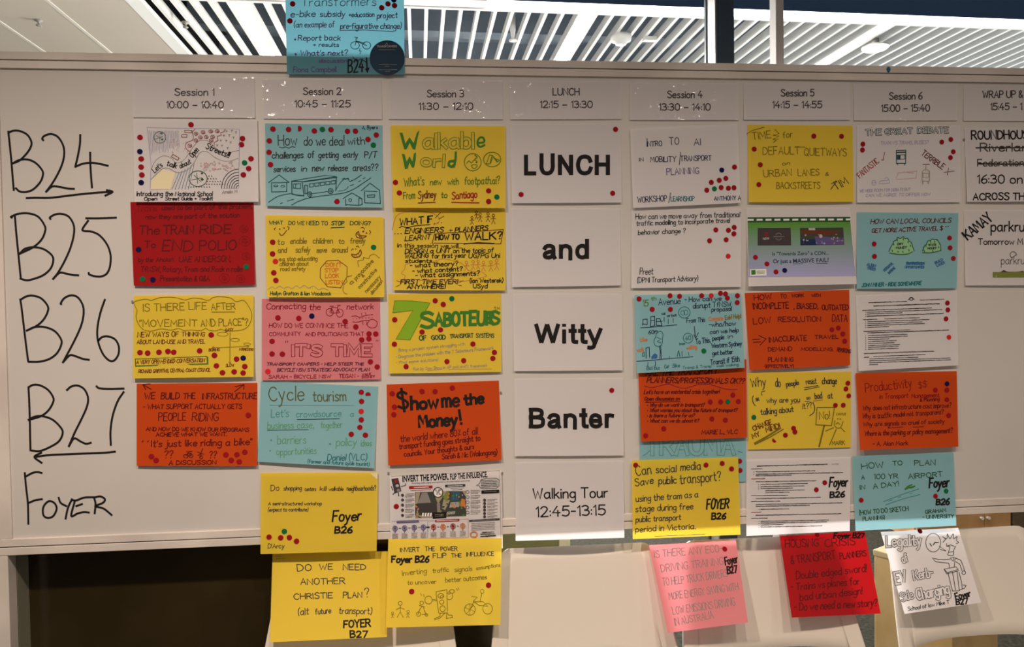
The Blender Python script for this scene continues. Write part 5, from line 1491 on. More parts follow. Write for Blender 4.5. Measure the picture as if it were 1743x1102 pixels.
c = CT(1065, 770)
it = [('t', 'Can', 128, 285, 310, 262, 115, 11, 'ink', .0), ('t', 'social', 368, 255, 610, 240, 85, 11, 'ink', .05), ('t', 'media', 665, 225, 910, 210, 95, 11, 'ink', .05), ('t', 'Save', 118, 415, 335, 375, 85, 11, 'ink', .1), ('t', 'public', 400, 388, 615, 378, 85, 11, 'ink'), ('t', 'transport?', 660, 385, 1155, 345, 115, 11, 'ink', .0),
      ('t', 'using the tram as a', 125, 605, 875, 545, 75, 10, 'ink'), ('t', 'stage during free', 120, 725, 815, 690, 75, 10, 'ink'), ('t', 'public transport', 122, 850, 668, 820, 68, 10, 'ink'), ('t', 'period in Victoria.', 118, 970, 845, 930, 68, 10, 'ink'), ('g', 'stone', 10, 350, 1020, 960, 995)] + FOY(980, 688, 262, 115, 'FOYER', 'B26', 19, 62, 125, 165)
poster('yellow poster about social media and public transport, with FOYER B26 marked', 'yellow', (1075.5, 784, 1256.3, 778.4, 1260.5, 910.7, 1077, 918.4), c, it, 'r 120 158;r 972 157;r 1168 137;r 1281 203', 'yellow social media poster', layer=2, lift=.012)

# --- column 6 (Session 5)
c = CT(1260, 205)
it = [('t', 'TIME', 150, 235, 375, 212, 88, 9, 'olive', .0), ('l', 'olive', 9, '82 160 150 120 290 82'), ('t', 'for', 520, 215, 628, 200, 72, 9, 'olive'), ('l', 'olive', 8, '420 110 470 160 400 180 470 190 395 230 460 225 400 270 430 240'), ('t', 'DEFAULT', 275, 415, 720, 408, 92, 9, 'olive', .0), ('l', 'olive', 8, '660 325 790 322'), ('t', 'QUIETWAYS', 775, 425, 1285, 430, 88, 9, 'olive', .0),
      ('t', 'on', 508, 540, 600, 540, 42, 8, 'olive'), ('t', 'URBAN', 285, 685, 620, 668, 80, 9, 'olive', .0), ('t', 'LANES', 700, 672, 955, 665, 75, 9, 'olive', .0), ('t', '&', 1030, 670, 1070, 670, 42, 8, 'olive'), ('t', 'BACKSTREETS', 440, 830, 965, 825, 78, 9, 'olive', .0), ('t', 'TIM', 1160, 850, 1310, 760, 95, 10, 'ink', .0), ('l', 'ink', 10, '1095 835 1170 735')]
poster('yellow poster about default quietways, first under Session 5', 'yellow', (1272.4, 212, 1451.3, 214, 1453.4, 343.6, 1274.8, 344.5), c, it, 'r 891 190;r 1226 193;r 169 348;r 243 537;r 225 777', 'yellow quietways poster', lift=.009)

c = CT(1260, 360)
it = [('i', 'dkgreen', '90 72 1330 66 1332 132 90 135')]
for i in range(12):
    x = 90 + 108 * i
    it.append(('i', 'white', f'{x} {92 - i * .4} {min(x + 72, 1330)} {91 - i * .4} {min(x + 72, 1330)} {112 - i * .4} {x} {113 - i * .4}'))
NB = 20
cols = ['band%d' % q for q in range(NB)]
for i, cn in enumerate(cols):
    if cn not in INKM:
        t = i / (NB - 1)
        INK[cn] = tuple(np.array([.085, .25, .03]) * (1 - t) + np.array([.33, .33, .55]) * t)
        INKM[cn] = mat('ink_' + cn, INK[cn], .6, .2)
    ya, yb = 134 + (795 - 134) * i / NB, 134 + (795 - 134) * (i + 1) / NB
    e = lambda y: 1332 + (y - 134) * .097
    it.append(('i', cn, f'{90 + (ya - 134) * .018} {ya} {e(ya)} {ya - 6 - 8 * i / NB} {e(yb)} {yb - 6 - 8 * (i + 1) / NB} {90 + (yb - 134) * .018} {yb}'))
it += [('i', 'char', '212 200 610 198 616 412 210 414'), ('i', 'red', '275 290 300 250 330 250 345 295'), ('p', 'NSW', 275, 345, 352, 342, 28, .02, 'ltgrey'), ('c', 'grey', 6, 465, 305, 38, 42), ('i', 'char', '395 288 535 286 535 325 395 327'), ('g', 'grey', 9, 405, 306, 530, 305),
       ('i', 'photo', '722 200 1245 195 1260 405 728 412'), ('i', 'ltgrey', '825 202 905 200 908 230 830 232'), ('i', 'brown', '730 225 1240 235 1100 280 740 270'), ('i', 'navy', '728 340 1000 335 1000 408 728 410'), ('i', 'purple', '900 300 1250 320 1258 403 920 405'), ('d', 'ltgrey', 975, 300, 20, 22)]
for i in range(22):
    it.append(('d', rnd.choice(['stone', 'grey', 'brown', 'slate']), rnd.uniform(740, 1235), rnd.uniform(260, 390), rnd.uniform(6, 14), rnd.uniform(6, 14)))
it += [('p', 'Is "Towards Zero" a CON...', 388, 535, 1070, 525, 42, .018, 'dkteal'), ('p', 'Or just a', 398, 628, 620, 625, 48, .018, 'navy'), ('p', 'MASSIVE FAIL?', 640, 625, 1072, 612, 50, .012, 'navy'), ('l', 'navy', 6, '640 635 1050 628'), ('g', 'slate', 10, 125, 632, 215, 628), ('g', 'slate', 10, 125, 660, 275, 654),
       ('i', 'white', '118 702 315 697 318 775 122 782'), ('i', 'leafA', '132 712 185 710 187 765 134 768'), ('g', 'leafA', 10, 200, 725, 300, 720), ('g', 'leafA', 10, 200, 742, 300, 737), ('g', 'leafA', 10, 200, 758, 300, 753)]
poster('white printed slide in green and lilac with two dark pictures, under Session 5', 'white', (1270.3, 354.5, 1446.8, 353.5, 1458.3, 483.8, 1274, 487.7), c, it, 'r 184 557;r 323 636;r 433 733;n 538 715', 'printed green and lilac slide', lift=.016)

c = CT(1260, 485)
it = [('t', 'HOW', 168, 190, 380, 170, 62, 10, 'maroon', 0), ('t', 'TO', 488, 165, 560, 162, 50, 9, 'maroon', 0), ('t', 'WORK', 625, 150, 770, 148, 36, 9, 'maroon', 0), ('t', 'WITH', 865, 148, 970, 145, 35, 9, 'maroon', 0), ('t', 'INCOMPLETE', 160, 295, 585, 282, 70, 12, 'maroon', 0), ('t', ', BIASED,', 650, 290, 940, 290, 62, 11, 'maroon', 0), ('t', 'OUTDATED', 990, 305, 1310, 302, 58, 11, 'maroon', 0),
      ('t', 'LOW', 160, 478, 370, 460, 75, 10, 'maroon', 0), ('t', 'RESOLUTION', 458, 448, 975, 442, 58, 10, 'maroon', 0), ('t', 'DATA', 1112, 445, 1295, 448, 85, 10, 'maroon', 0), ('l', 'maroon', 11, '150 662 235 658'), ('l', 'maroon', 11, '160 698 245 690'), ('l', 'maroon', 10, '225 615 312 655 240 730'),
      ('t', 'INACCURATE', 352, 695, 805, 675, 62, 11, 'maroon', 0), ('t', 'TRAVEL', 905, 655, 1190, 650, 42, 9, 'maroon', 0), ('t', 'DEMAND', 340, 805, 625, 800, 48, 9, 'maroon', 0), ('t', 'MODELLING,', 735, 795, 1125, 800, 36, 8, 'maroon', 0), ('t', 'REPORTING', 1170, 805, 1330, 830, 45, 9, 'maroon', 0), ('t', 'PLANNING', 338, 930, 640, 930, 50, 9, 'maroon', 0), ('t', '(EFFECTIVELY)', 300, 1005, 645, 1002, 34, 9, 'maroon', 0)]
poster('orange poster about incomplete, biased, outdated data', 'orange', (1267.7, 499, 1445.7, 493.4, 1447, 622, 1276, 630.6), c, it, 'r 1109 543;r 1187 523;r 1242 595;r 1265 682', 'orange outdated data poster', layer=0, lift=.010)

c = CT(1260, 625)
it = [('t', 'Why', 135, 245, 310, 225, 110, 10, 'ink', .0), ('t', 'do', 428, 240, 488, 238, 100, 10, 'ink', .0), ('t', 'people', 560, 240, 710, 215, 62, 10, 'ink', .0), ('t', 'resist', 798, 208, 922, 200, 66, 9, 'ink', .0), ('t', 'change', 992, 205, 1168, 205, 75, 10, 'ink', .0), ('l', 'ink', 9, '778 252 940 225'), ('l', 'ink', 9, '775 278 955 240'), ('l', 'ink', 8, '300 290 255 305 265 345', 1),
      ('t', '(*', 160, 460, 240, 440, 95, 10, 'ink', 0), ('t', 'why are you', 322, 435, 720, 425, 62, 9, 'ink', 0), ('l', 'rust', 9, '645 440 715 432'), ('t', 'so', 802, 395, 848, 392, 45, 8, 'ink', 0), ('t', 'bad', 905, 388, 990, 380, 75, 10, 'ink', 0), ('t', 'at', 1062, 380, 1118, 378, 75, 9, 'ink', 0), ('l', 'rust', 10, '885 412 995 400'), ('l', 'ink', 7, '780 420 842 412'),
      ('t', 'talking about', 250, 580, 645, 540, 70, 10, 'ink', 0), ('t', 'it??', 758, 510, 870, 500, 70, 8, 'ink', 0), ('l', 'ink', 10, '880 430 900 490 890 550 840 590', 1), ('t', 'CHANGE', 162, 775, 385, 690, 58, 12, 'brown', 0), ('t', 'MY', 152, 865, 240, 830, 50, 12, 'brown', 0), ('t', 'MIND!', 318, 790, 485, 735, 60, 12, 'brown', 0), ('l', 'olive', 22, '175 925 320 845 485 740'), ('l', 'olive', 14, '180 938 360 850 520 755'),
      ('l', 'olive', 11, '930 492 1140 490 1105 710 915 700 930 492'), ('t', 'No!', 958, 630, 1085, 628, 95, 10, 'olive', 0), ('l', 'olive', 20, '1018 705 995 800 955 965'), ('l', 'olive', 10, '1145 650 1140 700 1165 735 1200 740 1225 715 1245 660', 1), ('l', 'olive', 10, '1160 692 1180 675 1205 695', 1), ('d', 'olive', 1180, 628, 8, 9), ('d', 'olive', 1212, 630, 8, 9),
      ('l', 'olive', 11, '1035 775 1130 735'), ('l', 'olive', 9, '1220 738 1265 785'), ('l', 'olive', 11, '1162 755 1080 945'), ('t', 'MARK', 1112, 945, 1265, 942, 48, 9, 'olive', 0)]
for k in range(7):
    it.append(('l', 'olive', 9, f'{1165 + 17 * k} {582} {1172 + 17 * k} {556 + (k % 2) * 6}'))
poster('yellow poster asking why do people resist change, with a frowning face', 'yellow', (1272.7, 634.8, 1449.2, 632.7, 1447.8, 762, 1273.4, 765.7), c, it, 'r 1303 197;r 1280 266;r 1313 350;r 1152 465;r 1247 463;g 165 610;r 646 743;r 662 787;r 546 826;r 415 885 d', 'yellow resist change poster', lift=.004)

c = CT(1260, 775)
it = [('g', 'black', 15, 205, 135, 1055, 112), ('g', 'grey', 10, 1105, 112, 1190, 110), ('g', 'ink', 10, 135, 170, 268, 166)]
for x0, y, x1, col in ((190, 205, 905, 'ink'), (190, 233, 1240, 'ink'), (190, 252, 620, 'ink'), (190, 325, 920, 'ink'), (248, 355, 815, 'ink'), (248, 384, 775, 'ink'), (248, 408, 635, 'ink'), (305, 432, 775, 'ink'), (305, 455, 595, 'ink'), (190, 528, 970, 'ink'), (190, 600, 1235, 'ink'), (190, 622, 838, 'ink'),
                       (248, 658, 595, 'ink'), (190, 730, 1222, 'ink'), (248, 803, 1070, 'ink'), (248, 825, 1045, 'ink'), (248, 848, 520, 'ink'), (248, 872, 990, 'ink')):
    it.append(('g', col, 13, x0, y, x1, y - (x1 - x0) * .02))
for x0, y, x1, col in ((135, 290, 298, 'dkred'), (135, 492, 582, 'ink'), (135, 562, 480, 'ink'), (135, 695, 252, 'dkred'), (135, 768, 328, 'ink')):
    it.append(('g', col, 13, x0, y, x1, y - 4))
for x, y in ((165, 205), (165, 233), (222, 360), (222, 386), (222, 410), (228, 660), (228, 803), (228, 828), (228, 850), (228, 874)):
    it.append(('d', 'ink', x, y, 5, 5))
it += FOY(1078, 385, 215, 105, 'Foyer', 'B26', 19, 10, 128, 170)
poster('white typed page with Foyer B26 in thick marker, under Session 5', 'white', (1270.5, 782.7, 1447.8, 778.5, 1446.4, 904.4, 1270.5, 913), c, it, 'r 1023 335;r 921 421', 'white typed Foyer page', name='notice', cat='notice', lift=.017, base=.003)

# --- column 7 (Session 6)
c = CT(1440, 205)
it = [('u', 'THE GREAT', 240, 182, 805, 158, 66, 21, 6.5, 'dkteal', 'p_white'), ('u', 'DEBATE', 870, 152, 1240, 150, 66, 21, 6.5, 'dkteal', 'p_white'), ('t', 'TRAM VS TRAMS, BUSES?', 415, 295, 1000, 285, 42, 5, 'lav', .1), ('t', 'FANTASTIC', 170, 700, 405, 510, 70, 8, 'red', 0), ('l', 'red', 8, '432 475 448 485 468 385'), ('t', 'TERRIBLE', 910, 412, 1165, 595, 66, 9, 'maroon', 0), ('l', 'maroon', 7, '1185 630 1310 612'), ('l', 'maroon', 7, '1242 575 1225 662'),
      ('l', 'dkteal', 9, '610 365 725 362 722 520 612 520 610 365'), ('l', 'dkteal', 14, '618 388 722 384'), ('l', 'dkteal', 7, '620 420 712 415 712 468 620 472 620 420'), ('f', 'dkteal', '625 425 660 423 660 468 625 470'), ('l', 'dkteal', 10, '622 522 625 540'), ('l', 'dkteal', 10, '710 520 712 535'),
      ('l', 'stone', 8, '925 620 940 600 1000 600 1012 625 1010 735 920 735 925 620'), ('l', 'stone', 6, '930 640 1005 640 1000 690 935 692 930 640'), ('l', 'brown', 9, '930 538 1010 530'), ('l', 'stone', 8, '968 535 965 600'), ('l', 'stone', 10, '928 738 930 772'), ('l', 'stone', 10, '995 735 998 765'),
      ('l', 'pinkish', 5, '620 640 860 610'), ('l', 'pinkish', 5, '605 700 640 625'), ('l', 'pinkish', 5, '610 715 850 700 855 620'), ('l', 'pinkish', 6, '700 625 820 640'), ('c', 'lav', 6, 338, 755, 26, 30), ('l', 'lav', 6, '315 755 362 752'), ('l', 'lav', 6, '405 765 525 760 520 720 410 735 405 765'), ('l', 'lav', 5, '470 700 500 690 520 720'),
      ('t', 'WE NEED ROOM FOR DEBATE BUT', 165, 870, 780, 850, 34, 5, 'lav', .1), ('t', 'CAN WE AGREE TO DIFFER NOW', 240, 925, 1020, 910, 34, 5, 'lav', .1)]
poster('white Great Debate poster with small bus and tram drawings', 'white', (1458.3, 213.4, 1634, 214.1, 1634.8, 344.3, 1459, 345), c, it, 'r 205 287;r 200 358;r 1160 262;r 1269 231;r 1299 380;r 1265 450', 'white Great Debate poster', lift=.006)

c = CT(1440, 350)
it = [('t', 'HOW CAN LOCAL COUNCILS', 298, 222, 1268, 205, 52, 9, 'maroon', .2), ('t', 'GET MORE ACTIVE TRAVEL $', 312, 330, 1168, 298, 48, 9, 'maroon', .2), ('d', 'ink', 1210, 258, 8, 7), ('d', 'ink', 1236, 256, 8, 7),
      ('f', 'palegreen', '525 570 560 480 620 410 690 385 760 420 810 490 830 550 760 580 640 592'), ('l', 'dkgreen', 9, '518 555 545 500 570 460 580 430 610 420 625 385 660 400 690 378 715 400 745 395 765 430 790 450 805 490 825 550', 1), ('l', 'dkgreen', 9, '532 575 640 592 740 588 805 560', 1), ('t', 'DRY', 622, 480, 690, 475, 24, 8, 'ink'), ('t', 'MONEY', 605, 525, 735, 518, 24, 8, 'ink'),
      ('f', 'palegreen', '930 565 960 480 1010 420 1060 405 1110 430 1140 490 1150 545 1060 570'), ('l', 'dkgreen', 9, '928 545 950 490 975 470 990 430 1020 425 1045 405 1075 415 1100 410 1120 440 1140 470 1150 540', 1), ('l', 'dkgreen', 9, '928 570 1010 572 1090 560 1150 542', 1), ('t', 'STATE', 1000, 490, 1090, 485, 22, 8, 'ink'), ('t', 'MONEY', 985, 530, 1095, 525, 22, 8, 'ink'),
      ('t', 'ALIGN', 252, 725, 355, 745, 30, 8, 'blue'), ('t', 'TREES', 255, 770, 355, 785, 28, 7, 'blue'), ('t', 'PERSONAL', 470, 800, 575, 705, 30, 7, 'blue'), ('t', 'IMPROVE', 525, 830, 600, 760, 28, 7, 'blue'), ('t', 'TRANSPORTATION', 728, 712, 945, 715, 28, 9, 'blue'), ('t', 'OPPORTUNITIES', 715, 758, 945, 758, 26, 7, 'blue'), ('t', 'BUILD', 1085, 710, 1175, 662, 28, 7, 'blue'), ('t', 'LANES', 1105, 740, 1195, 700, 26, 7, 'blue'),
      ('t', 'JOHN MINER - RIDE SOMEWHERE', 190, 985, 910, 960, 42, 9, 'teal', .15)]
for x, y in ((575, 470), (620, 420), (692, 408), (750, 440), (780, 488), (558, 548), (628, 560), (686, 560), (760, 542), (1022, 438), (1072, 440), (965, 490), (1120, 505), (1048, 548), (945, 550)):
    it.append(('l', 'dkgreen', 9, f'{x} {y - 10} {x + 4} {y + 10}'))
poster('pale blue local councils poster with two green money mounds', 'blue', (1458.3, 361.3, 1631.3, 362.7, 1628.5, 490.7, 1458.3, 492), c, it, 'r 341 465;r 345 615;r 1254 393;r 1260 512;r 1299 641', 'pale blue local councils poster', lift=.008)

c = CT(1440, 490)
it = [('c', 'ink', 8, 790, 135, 22, 18), ('l', 'ink', 9, '755 145 790 118 828 142')]
k_ = -.036
for x0, y, x1, w_ in ((275, 182, 735, 14), (895, 150, 1190, 13), (335, 222, 1130, 16), (200, 275, 1035, 12), (255, 297, 1160, 12), (255, 319, 680, 12), (255, 345, 1178, 14), (210, 388, 375, 14), (465, 378, 890, 11), (262, 412, 1005, 12), (262, 436, 920, 12), (262, 458, 950, 12), (262, 480, 520, 12), (215, 530, 775, 12), (262, 548, 1240, 14),
                      (270, 580, 745, 12), (270, 604, 745, 12), (270, 627, 520, 12), (270, 652, 612, 12), (270, 676, 585, 12), (270, 700, 648, 12), (270, 722, 640, 12), (270, 746, 635, 12), (222, 798, 1062, 13), (222, 842, 275, 13), (335, 832, 960, 11), (285, 862, 870, 12), (285, 886, 1260, 12), (285, 908, 1268, 12), (285, 932, 385, 12)):
    it.append(('g', 'ink', w_, x0, y, x1, y + (x1 - x0) * k_))
for y in (295, 320, 347, 414, 438, 460, 482, 584, 608, 632, 656, 680, 703, 726, 750):
    it.append(('d', 'ink', 240, y, 5, 5))
poster('white densely typed page, third under Session 6', 'white', (1456.6, 504, 1628.5, 494.2, 1631.3, 622.2, 1461.8, 632), c, it, 'r 1228 185;r 1233 268;r 1211 377;R 1246 600', 'white densely typed page', name='notice', cat='notice', lift=.009, side=.002)

c = CT(1440, 630)
it = [('t', 'Productivity', 240, 270, 800, 210, 115, 9, 'dkred', .0), ('t', '$$', 880, 225, 980, 205, 70, 7, 'dkred'), ('t', 'in Transport', 408, 350, 750, 335, 55, 8, 'dkred'), ('t', 'Management', 795, 340, 1130, 328, 50, 8, 'dkred'), ('t', '& Planning', 895, 385, 1130, 372, 42, 8, 'maroon'), ('t', 'Why does not infrastructure cost improve?', 205, 490, 1270, 455, 56, 8, 'maroon'), ('t', 'Why is traffic model not transparent?', 200, 590, 1180, 535, 56, 8, 'maroon'),
      ('t', 'Why are signals so cruel of society', 210, 685, 1190, 645, 52, 8, 'maroon'), ('t', 'Where is the parking or policy management?', 225, 800, 1290, 760, 58, 9, 'maroon'), ('t', '- A. Alan Mark', 325, 920, 750, 910, 50, 9, 'maroon'), ('l', 'maroon', 7, '510 705 690 690'), ('l', 'maroon', 7, '810 692 940 688'), ('l', 'maroon', 6, '385 585 500 575')]
poster('orange Productivity poster with faint dark red writing', 'orange', (1456.2, 635.6, 1628.5, 632, 1631.3, 760.8, 1464, 766.4), c, it, 'n 1222 168;r 1082 244;r 1223 244;r 1221 361;r 1243 550', 'orange Productivity poster', layer=1, lift=.012, curl=.004)

c = CT(1440, 770)
it = [('t', 'HOW', 190, 205, 455, 185, 70, 9, 'dkgreen', 0), ('t', 'TO', 565, 160, 680, 155, 52, 9, 'dkgreen', 0), ('t', 'PLAN', 830, 160, 1080, 158, 60, 9, 'dkgreen', 0), ('t', 'A', 188, 332, 225, 330, 52, 8, 'dkgreen', 0), ('t', '100 YR', 342, 325, 630, 318, 58, 9, 'dkgreen', 0), ('t', 'AIRPORT', 758, 325, 1170, 295, 58, 9, 'dkgreen', 0), ('t', 'IN', 172, 450, 228, 448, 50, 9, 'dkgreen', 0), ('t', 'A DAY!', 332, 445, 640, 408, 58, 9, 'dkgreen', 0),
      ('l', 'sea', 9, '455 600 660 520 880 445', 1), ('l', 'sea', 9, '480 640 680 570 890 515', 1), ('l', 'sea', 6, '515 595 560 580'), ('l', 'sea', 8, '630 550 665 540'), ('l', 'sea', 6, '770 510 800 500'), ('l', 'leafA', 22, '720 450 745 425 780 430 830 415', 1), ('l', 'leafA', 14, '745 445 755 410 800 395'),
      ('t', '(HOW TO DO SKETCH', 162, 760, 755, 708, 52, 9, 'dkgreen', 0), ('t', 'PLANNING)', 205, 832, 470, 810, 44, 8, 'dkgreen', 0), ('t', 'GRAHAM', 962, 745, 1210, 722, 42, 9, 'dkgreen', 0), ('t', '- UNIVERSITY', 930, 808, 1305, 795, 42, 9, 'dkgreen', 0)] + FOY(1008, 430, 232, 110, 'Foyer', 'B26', 20, 85, 208, 155)
poster('pale blue airport planning poster, lowest under Session 6', 'blue', (1450.5, 777, 1622.9, 770, 1627.8, 895.2, 1456.2, 904.3), c, it, 'r 184 583;r 1083 533;g 1212 472', 'pale blue airport poster', lift=.018, base=.003)

# --- column 8 (cut by the picture edge)
SW = 1102 / 300
c = (1613, 200, SW)
it = [('t', 'ROUNDHOUS', 150, 138, 505, 132, 52, 8.5, 'black', 0), ('s', 'Riverlan', 205, 212, 500, 210, 50, 7.5, 'char'), ('x', 'black', 8, '178 190 300 188 500 190'), ('s', 'Federation', 188, 305, 474, 303, 42, 6.5, 'char'), ('x', 'black', 9, '188 290 330 292 500 292'), ('s', '16:30 on', 188, 412, 466, 412, 52, 7.5, 'black'), ('t', 'ACROSS TH', 160, 516, 480, 514, 42, 8, 'black', 0)]
poster('white venue sign with crossed-out lines, first under WRAP UP', 'gloss', (1641.6, 218.5, 1811, 219.5, 1813, 343, 1646.2, 343.7), c, it, name='printed_sign', cat='sign', lift=.008)
it = [('t', 'KAMAY', 128, 768, 285, 640, 62, 10, 'black', 0), ('s', 'parkru', 272, 712, 478, 712, 62, 8, 'black'), ('s', 'Tomorrow M', 192, 795, 470, 794, 36, 5.5, 'black'), ('s', 'parkru', 335, 918, 480, 917, 48, 3.5, 'char'), ('c', 'char', 4, 410, 862, 20, 22, 180, 360), ('l', 'char', 4, '392 865 400 880 428 860'),
      ('i', 'grass', '282 968 520 962 520 1002 282 1002'), ('i', 'stone', '300 985 380 975 470 990 520 985 520 1002 300 1002'), ('i', 'char', '330 968 350 955 375 965 400 968'), ('i', 'char', '440 965 470 960 478 968')]
poster('glossy white sign with KAMAY across its corner, under WRAP UP', 'gloss', (1640.2, 357.8, 1809, 358.5, 1811, 486, 1643.5, 486.3), c, it, name='printed_sign', cat='sign', lift=.006)

# --- sheets hanging on the chairs
def cplane(deg, off, y=.02, z=.797):
    t = math.radians(deg)
    n = np.array([0, -math.cos(t), math.sin(t)])
    return np.array([0, y, z]) + n * off, n


HG = 'sheets hung on the white chairs'
c = (445, 935, 1518 / 230)
it = [('t', 'DO', 405, 250, 560, 242, 75, 10, 'ink', 0), ('t', 'WE', 652, 235, 800, 230, 65, 9, 'ink', 0), ('t', 'NEED', 918, 235, 1170, 235, 62, 10, 'ink', 0), ('t', 'ANOTHER', 442, 402, 940, 390, 68, 10, 'ink', 0), ('t', 'CHRISTIE', 365, 570, 800, 550, 62, 10, 'ink', 0), ('t', 'PLAN', 918, 550, 1128, 548, 62, 10, 'ink', 0), ('t', '?', 1165, 548, 1215, 545, 105, 9, 'ink', 0),
      ('t', '(alt', 410, 742, 530, 735, 75, 9, 'ink'), ('t', 'future', 605, 735, 780, 720, 62, 9, 'ink'), ('t', 'transport)', 870, 728, 1238, 730, 70, 9, 'ink'), ('t', 'FOYER', 925, 885, 1225, 870, 80, 17, 'black', .05), ('t', 'B27', 1000, 995, 1190, 992, 72, 17, 'black', 0), ('g', 'stone', 7, 155, 80, 230, 82), ('g', 'stone', 7, 165, 110, 255, 106)]
poster('yellow sheet asking do we need another plan, hanging below the shopping poster', 'yellow', (464, 938, 661, 939, 658.6, 1085, 459.4, 1094), c, it, plane=cplane(23, .010), base=.001, lift=.014, group=HG)

c = CT(645, 920)
it = [('t', 'INVERT', 260, 142, 490, 135, 48, 9, 'ink', 0), ('t', 'THE', 560, 130, 672, 128, 48, 9, 'ink', 0), ('t', 'POWER', 748, 130, 948, 125, 50, 9, 'ink', 0), ('t', 'FLIP', 655, 215, 815, 212, 52, 9, 'ink', 0), ('t', 'THE', 878, 208, 998, 205, 45, 9, 'ink', 0), ('t', 'INFLUENCE', 1062, 195, 1392, 185, 45, 9, 'ink', 0), ('t', 'Foyer B26', 155, 270, 600, 265, 72, 20, 'black', .1),
      ('t', 'Inverting', 285, 430, 575, 400, 62, 8, 'olive'), ('t', 'traffic', 650, 395, 845, 380, 50, 8, 'olive'), ('t', 'signals', 918, 385, 1125, 370, 56, 8, 'olive'), ('t', 'assumptions', 1180, 360, 1465, 318, 42, 7, 'olive'), ('t', 'to uncover', 345, 538, 690, 525, 50, 8, 'olive'), ('t', 'better outcomes', 805, 512, 1305, 470, 55, 8, 'olive'),
      ('l', 'olive', 8, '690 625 822 600 828 860'), ('l', 'olive', 8, '690 625 722 880'), ('c', 'olive', 8, 750, 675, 35, 28), ('c', 'olive', 7, 758, 685, 18, 14), ('c', 'olive', 8, 760, 750, 26, 26), ('c', 'olive', 8, 770, 830, 32, 36), ('c', 'olive', 8, 600, 725, 45, 48), ('l', 'olive', 8, '640 720 695 715'), ('l', 'olive', 8, '640 735 695 732'), ('l', 'olive', 7, '505 645 515 670'), ('l', 'olive', 7, '540 655 548 685'),
      ('l', 'olive', 8, '830 715 865 720 890 690 885 640', 1), ('c', 'olive', 8, 885, 620, 30, 22), ('c', 'olive', 7, 848, 640, 14, 14), ('l', 'olive', 7, '940 585 950 610'), ('l', 'olive', 7, '962 575 968 600'), ('l', 'olive', 8, '735 880 742 920 675 950 672 962 735 945 800 880'), ('l', 'olive', 8, '735 885 820 880 815 948 890 935 885 910 838 905 830 880'),
      ('c', 'olive', 7, 1100, 840, 66, 68), ('l', 'olive', 5, '1040 815 1160 865'), ('l', 'olive', 5, '1060 890 1140 790'), ('l', 'olive', 5, '1100 772 1100 908'), ('c', 'olive', 7, 1315, 830, 58, 65), ('l', 'olive', 8, '1100 840 1150 745 1260 745 1315 800 1210 790 1150 745'), ('l', 'olive', 7, '1120 680 1190 690 1140 740'), ('l', 'olive', 7, '1225 740 1245 640'), ('c', 'olive', 6, 1250, 620, 20, 26),
      ('l', 'olive', 8, '470 900 500 830 530 800 550 850 570 905', 1), ('c', 'olive', 7, 478, 895, 25, 28), ('c', 'olive', 7, 518, 760, 22, 22), ('l', 'olive', 8, '490 790 555 810'), ('l', 'olive', 9, '520 900 590 895'), ('c', 'olive', 7, 575, 905, 16, 16)]
it += stick(258, 765, 170, 'olive', 7, .14) + stick(165, 880, 60, 'olive', 6, .2) + stick(352, 865, 75, 'olive', 6, .2)
poster('yellow sheet with a walking traffic light drawing, hanging below the infographic', 'yellow', (661, 918, 854.2, 916.5, 851.5, 1064.2, 657, 1069), c, it, 'r 396 623;r 1326 546', 'yellow traffic light sheet', plane=cplane(20, .050), base=.001, lift=.006, group=HG)

c = (1080, 900, 1255 / 230)
it = [('t', 'IS THERE ANY ECO-', 190, 272, 815, 215, 68, 6, 'grey', .0), ('t', 'DRIVING TRAINING', 250, 405, 825, 335, 68, 6, 'grey', 0), ('t', 'TO HELP TRUCK DRIVERS', 265, 535, 865, 450, 68, 6, 'grey', 0), ('t', 'MORE ENERGY SAVING WITH', 325, 665, 968, 570, 66, 6, 'grey', 0), ('t', 'LOW EMISSIONS DRIVING', 360, 800, 935, 715, 72, 6, 'grey', 0), ('t', "IN AUSTRALIA", 380, 905, 735, 830, 66, 6, 'grey', 0),
      ('t', 'Foyer', 845, 340, 960, 318, 72, 13, 'black', .05), ('t', 'B27', 865, 420, 955, 410, 62, 14, 'black', 0)]
poster('pink sheet about eco-driving training hanging between two white chairs', 'pink', (1104.7, 928.4, 1252.3, 919.8, 1273.3, 1060.3, 1136.8, 1078), c, it, 'r 838 192', 'pink eco-driving sheet', plane=cplane(30, .018), base=.001, lift=.006, group=HG)

c = (1240, 880, 1440 / 290)
it = [('t', 'HOUSING', 480, 262, 760, 250, 60, 8, 'maroon', 0), ('t', 'CRISIS', 815, 255, 1070, 238, 62, 8, 'maroon', 0), ('t', '& TRANSPORT', 530, 400, 905, 355, 66, 8, 'maroon', 0), ('t', 'PLANNERS', 945, 360, 1165, 330, 48, 8, 'maroon', 0), ('t', 'Double edged sword!', 572, 530, 1165, 465, 62, 8, 'maroon'), ('t', '- Trains vs planes for', 530, 625, 1105, 570, 58, 8, 'maroon'), ('t', 'bad urban design!', 605, 710, 1130, 655, 58, 8, 'maroon'), ('t', '- Do we need a new story?', 560, 795, 1255, 755, 62, 9, 'maroon'), ('t', 'Foyer B27', 890, 180, 1145, 178, 40, 12, 'black', .1)]
poster('red sheet about the housing crisis hanging from a chair top', 'red', (1327, 913, 1472, 904.6, 1499, 1045, 1347.8, 1052), c, it, 'r 750 150', 'red housing sheet', plane=cplane(25, .016), base=.001, lift=.010, group=HG)

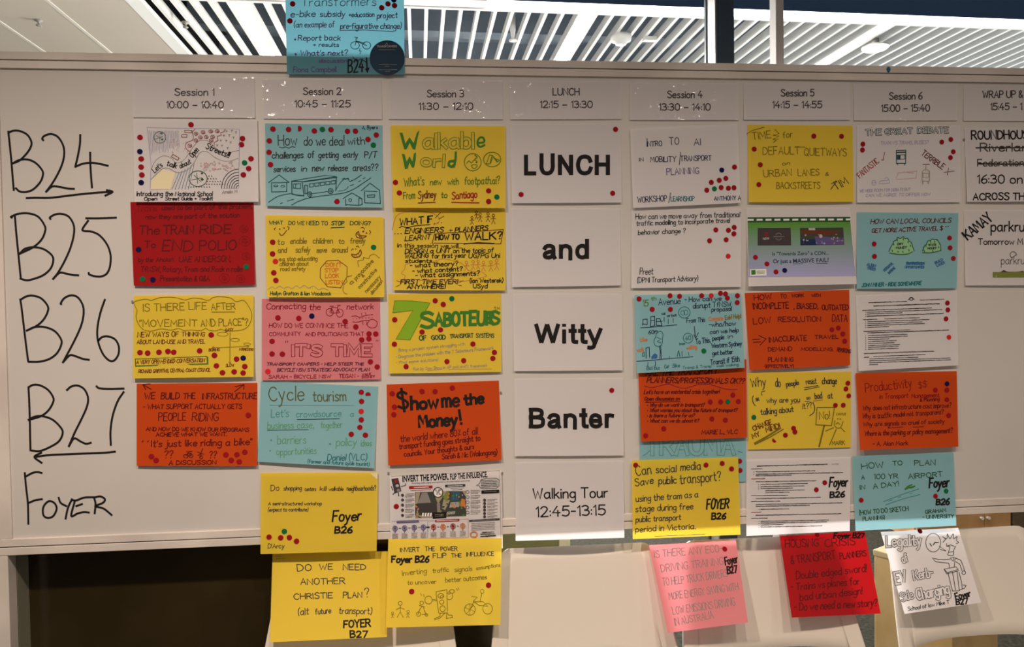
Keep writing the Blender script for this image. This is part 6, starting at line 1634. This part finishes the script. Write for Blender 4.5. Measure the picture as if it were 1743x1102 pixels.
c = (1460, 860, 1289 / 283)
it = [('u', 'Legality', 223, 324, 492, 312, 81, 22, 4.5, 'ink', 'p_white'), ('u', 'of', 353, 449, 392, 434, 61, 20, 4.5, 'ink', 'p_white'), ('u', 'EV', 298, 614, 377, 599, 91, 24, 4.5, 'ink', 'p_white'), ('u', 'Kerb-', 438, 582, 587, 556, 71, 20, 4.5, 'ink', 'p_white'), ('u', 'Side', 343, 749, 432, 724, 68, 18, 4.5, 'ink', 'p_white'), ('u', 'Charging', 463, 736, 712, 684, 81, 22, 4.5, 'ink', 'p_white'), ('t', 'School of law Mike T', 390, 822, 710, 765, 28, 5, 'ink'),
      ('c', 'ink', 5, 585, 293, 58, 72), ('l', 'ink', 5, '632 320 685 358 640 345'), ('l', 'ink', 7, '560 300 572 320'), ('l', 'ink', 8, '585 310 600 290 625 292'), ('l', 'ink', 5, '660 290 680 265 655 245 690 262 695 225 715 262 740 225 745 262 770 245 765 275 782 290 765 300', 1),
      ('l', 'ink', 5, '690 300 690 320 715 325 702 370 700 388 740 390 745 350 760 320', 1), ('l', 'ink', 5, '690 320 720 310 750 322'), ('l', 'ink', 5, '705 368 738 362'), ('l', 'ink', 5, '718 412 748 405 740 438 718 412'), ('l', 'ink', 5, '715 420 640 425 605 418 578 412 605 440 640 445 705 452 712 485'), ('l', 'ink', 5, '755 410 800 430 820 480 828 515'), ('l', 'ink', 5, '760 440 792 460 808 510'), ('l', 'ink', 5, '755 412 748 480'), ('c', 'ink', 5, 822, 526, 14, 14),
      ('l', 'ink', 5, '670 498 760 480 780 500 695 525 670 498'), ('l', 'ink', 5, '670 500 690 535 785 510'), ('l', 'ink', 5, '700 530 735 668 788 665 770 512'), ('l', 'ink', 5, '735 520 758 660'), ('l', 'ink', 5, '785 520 805 600 810 650'), ('l', 'ink', 5, '790 660 830 645 840 625 815 620'),
      ('t', 'Foyer', 762, 735, 875, 705, 48, 11, 'black', .05), ('t', 'B27', 765, 775, 855, 765, 42, 11, 'black', 0)]
poster('white sheet about kerbside charging with a cartoon speaker at a lectern', 'white', (1499, 906, 1631, 899, 1670, 1026.4, 1539.8, 1045.7), c, it, 'r 482 203', 'white cartoon sheet', plane=cplane(30, .016), base=.001, lift=.010, group=HG)
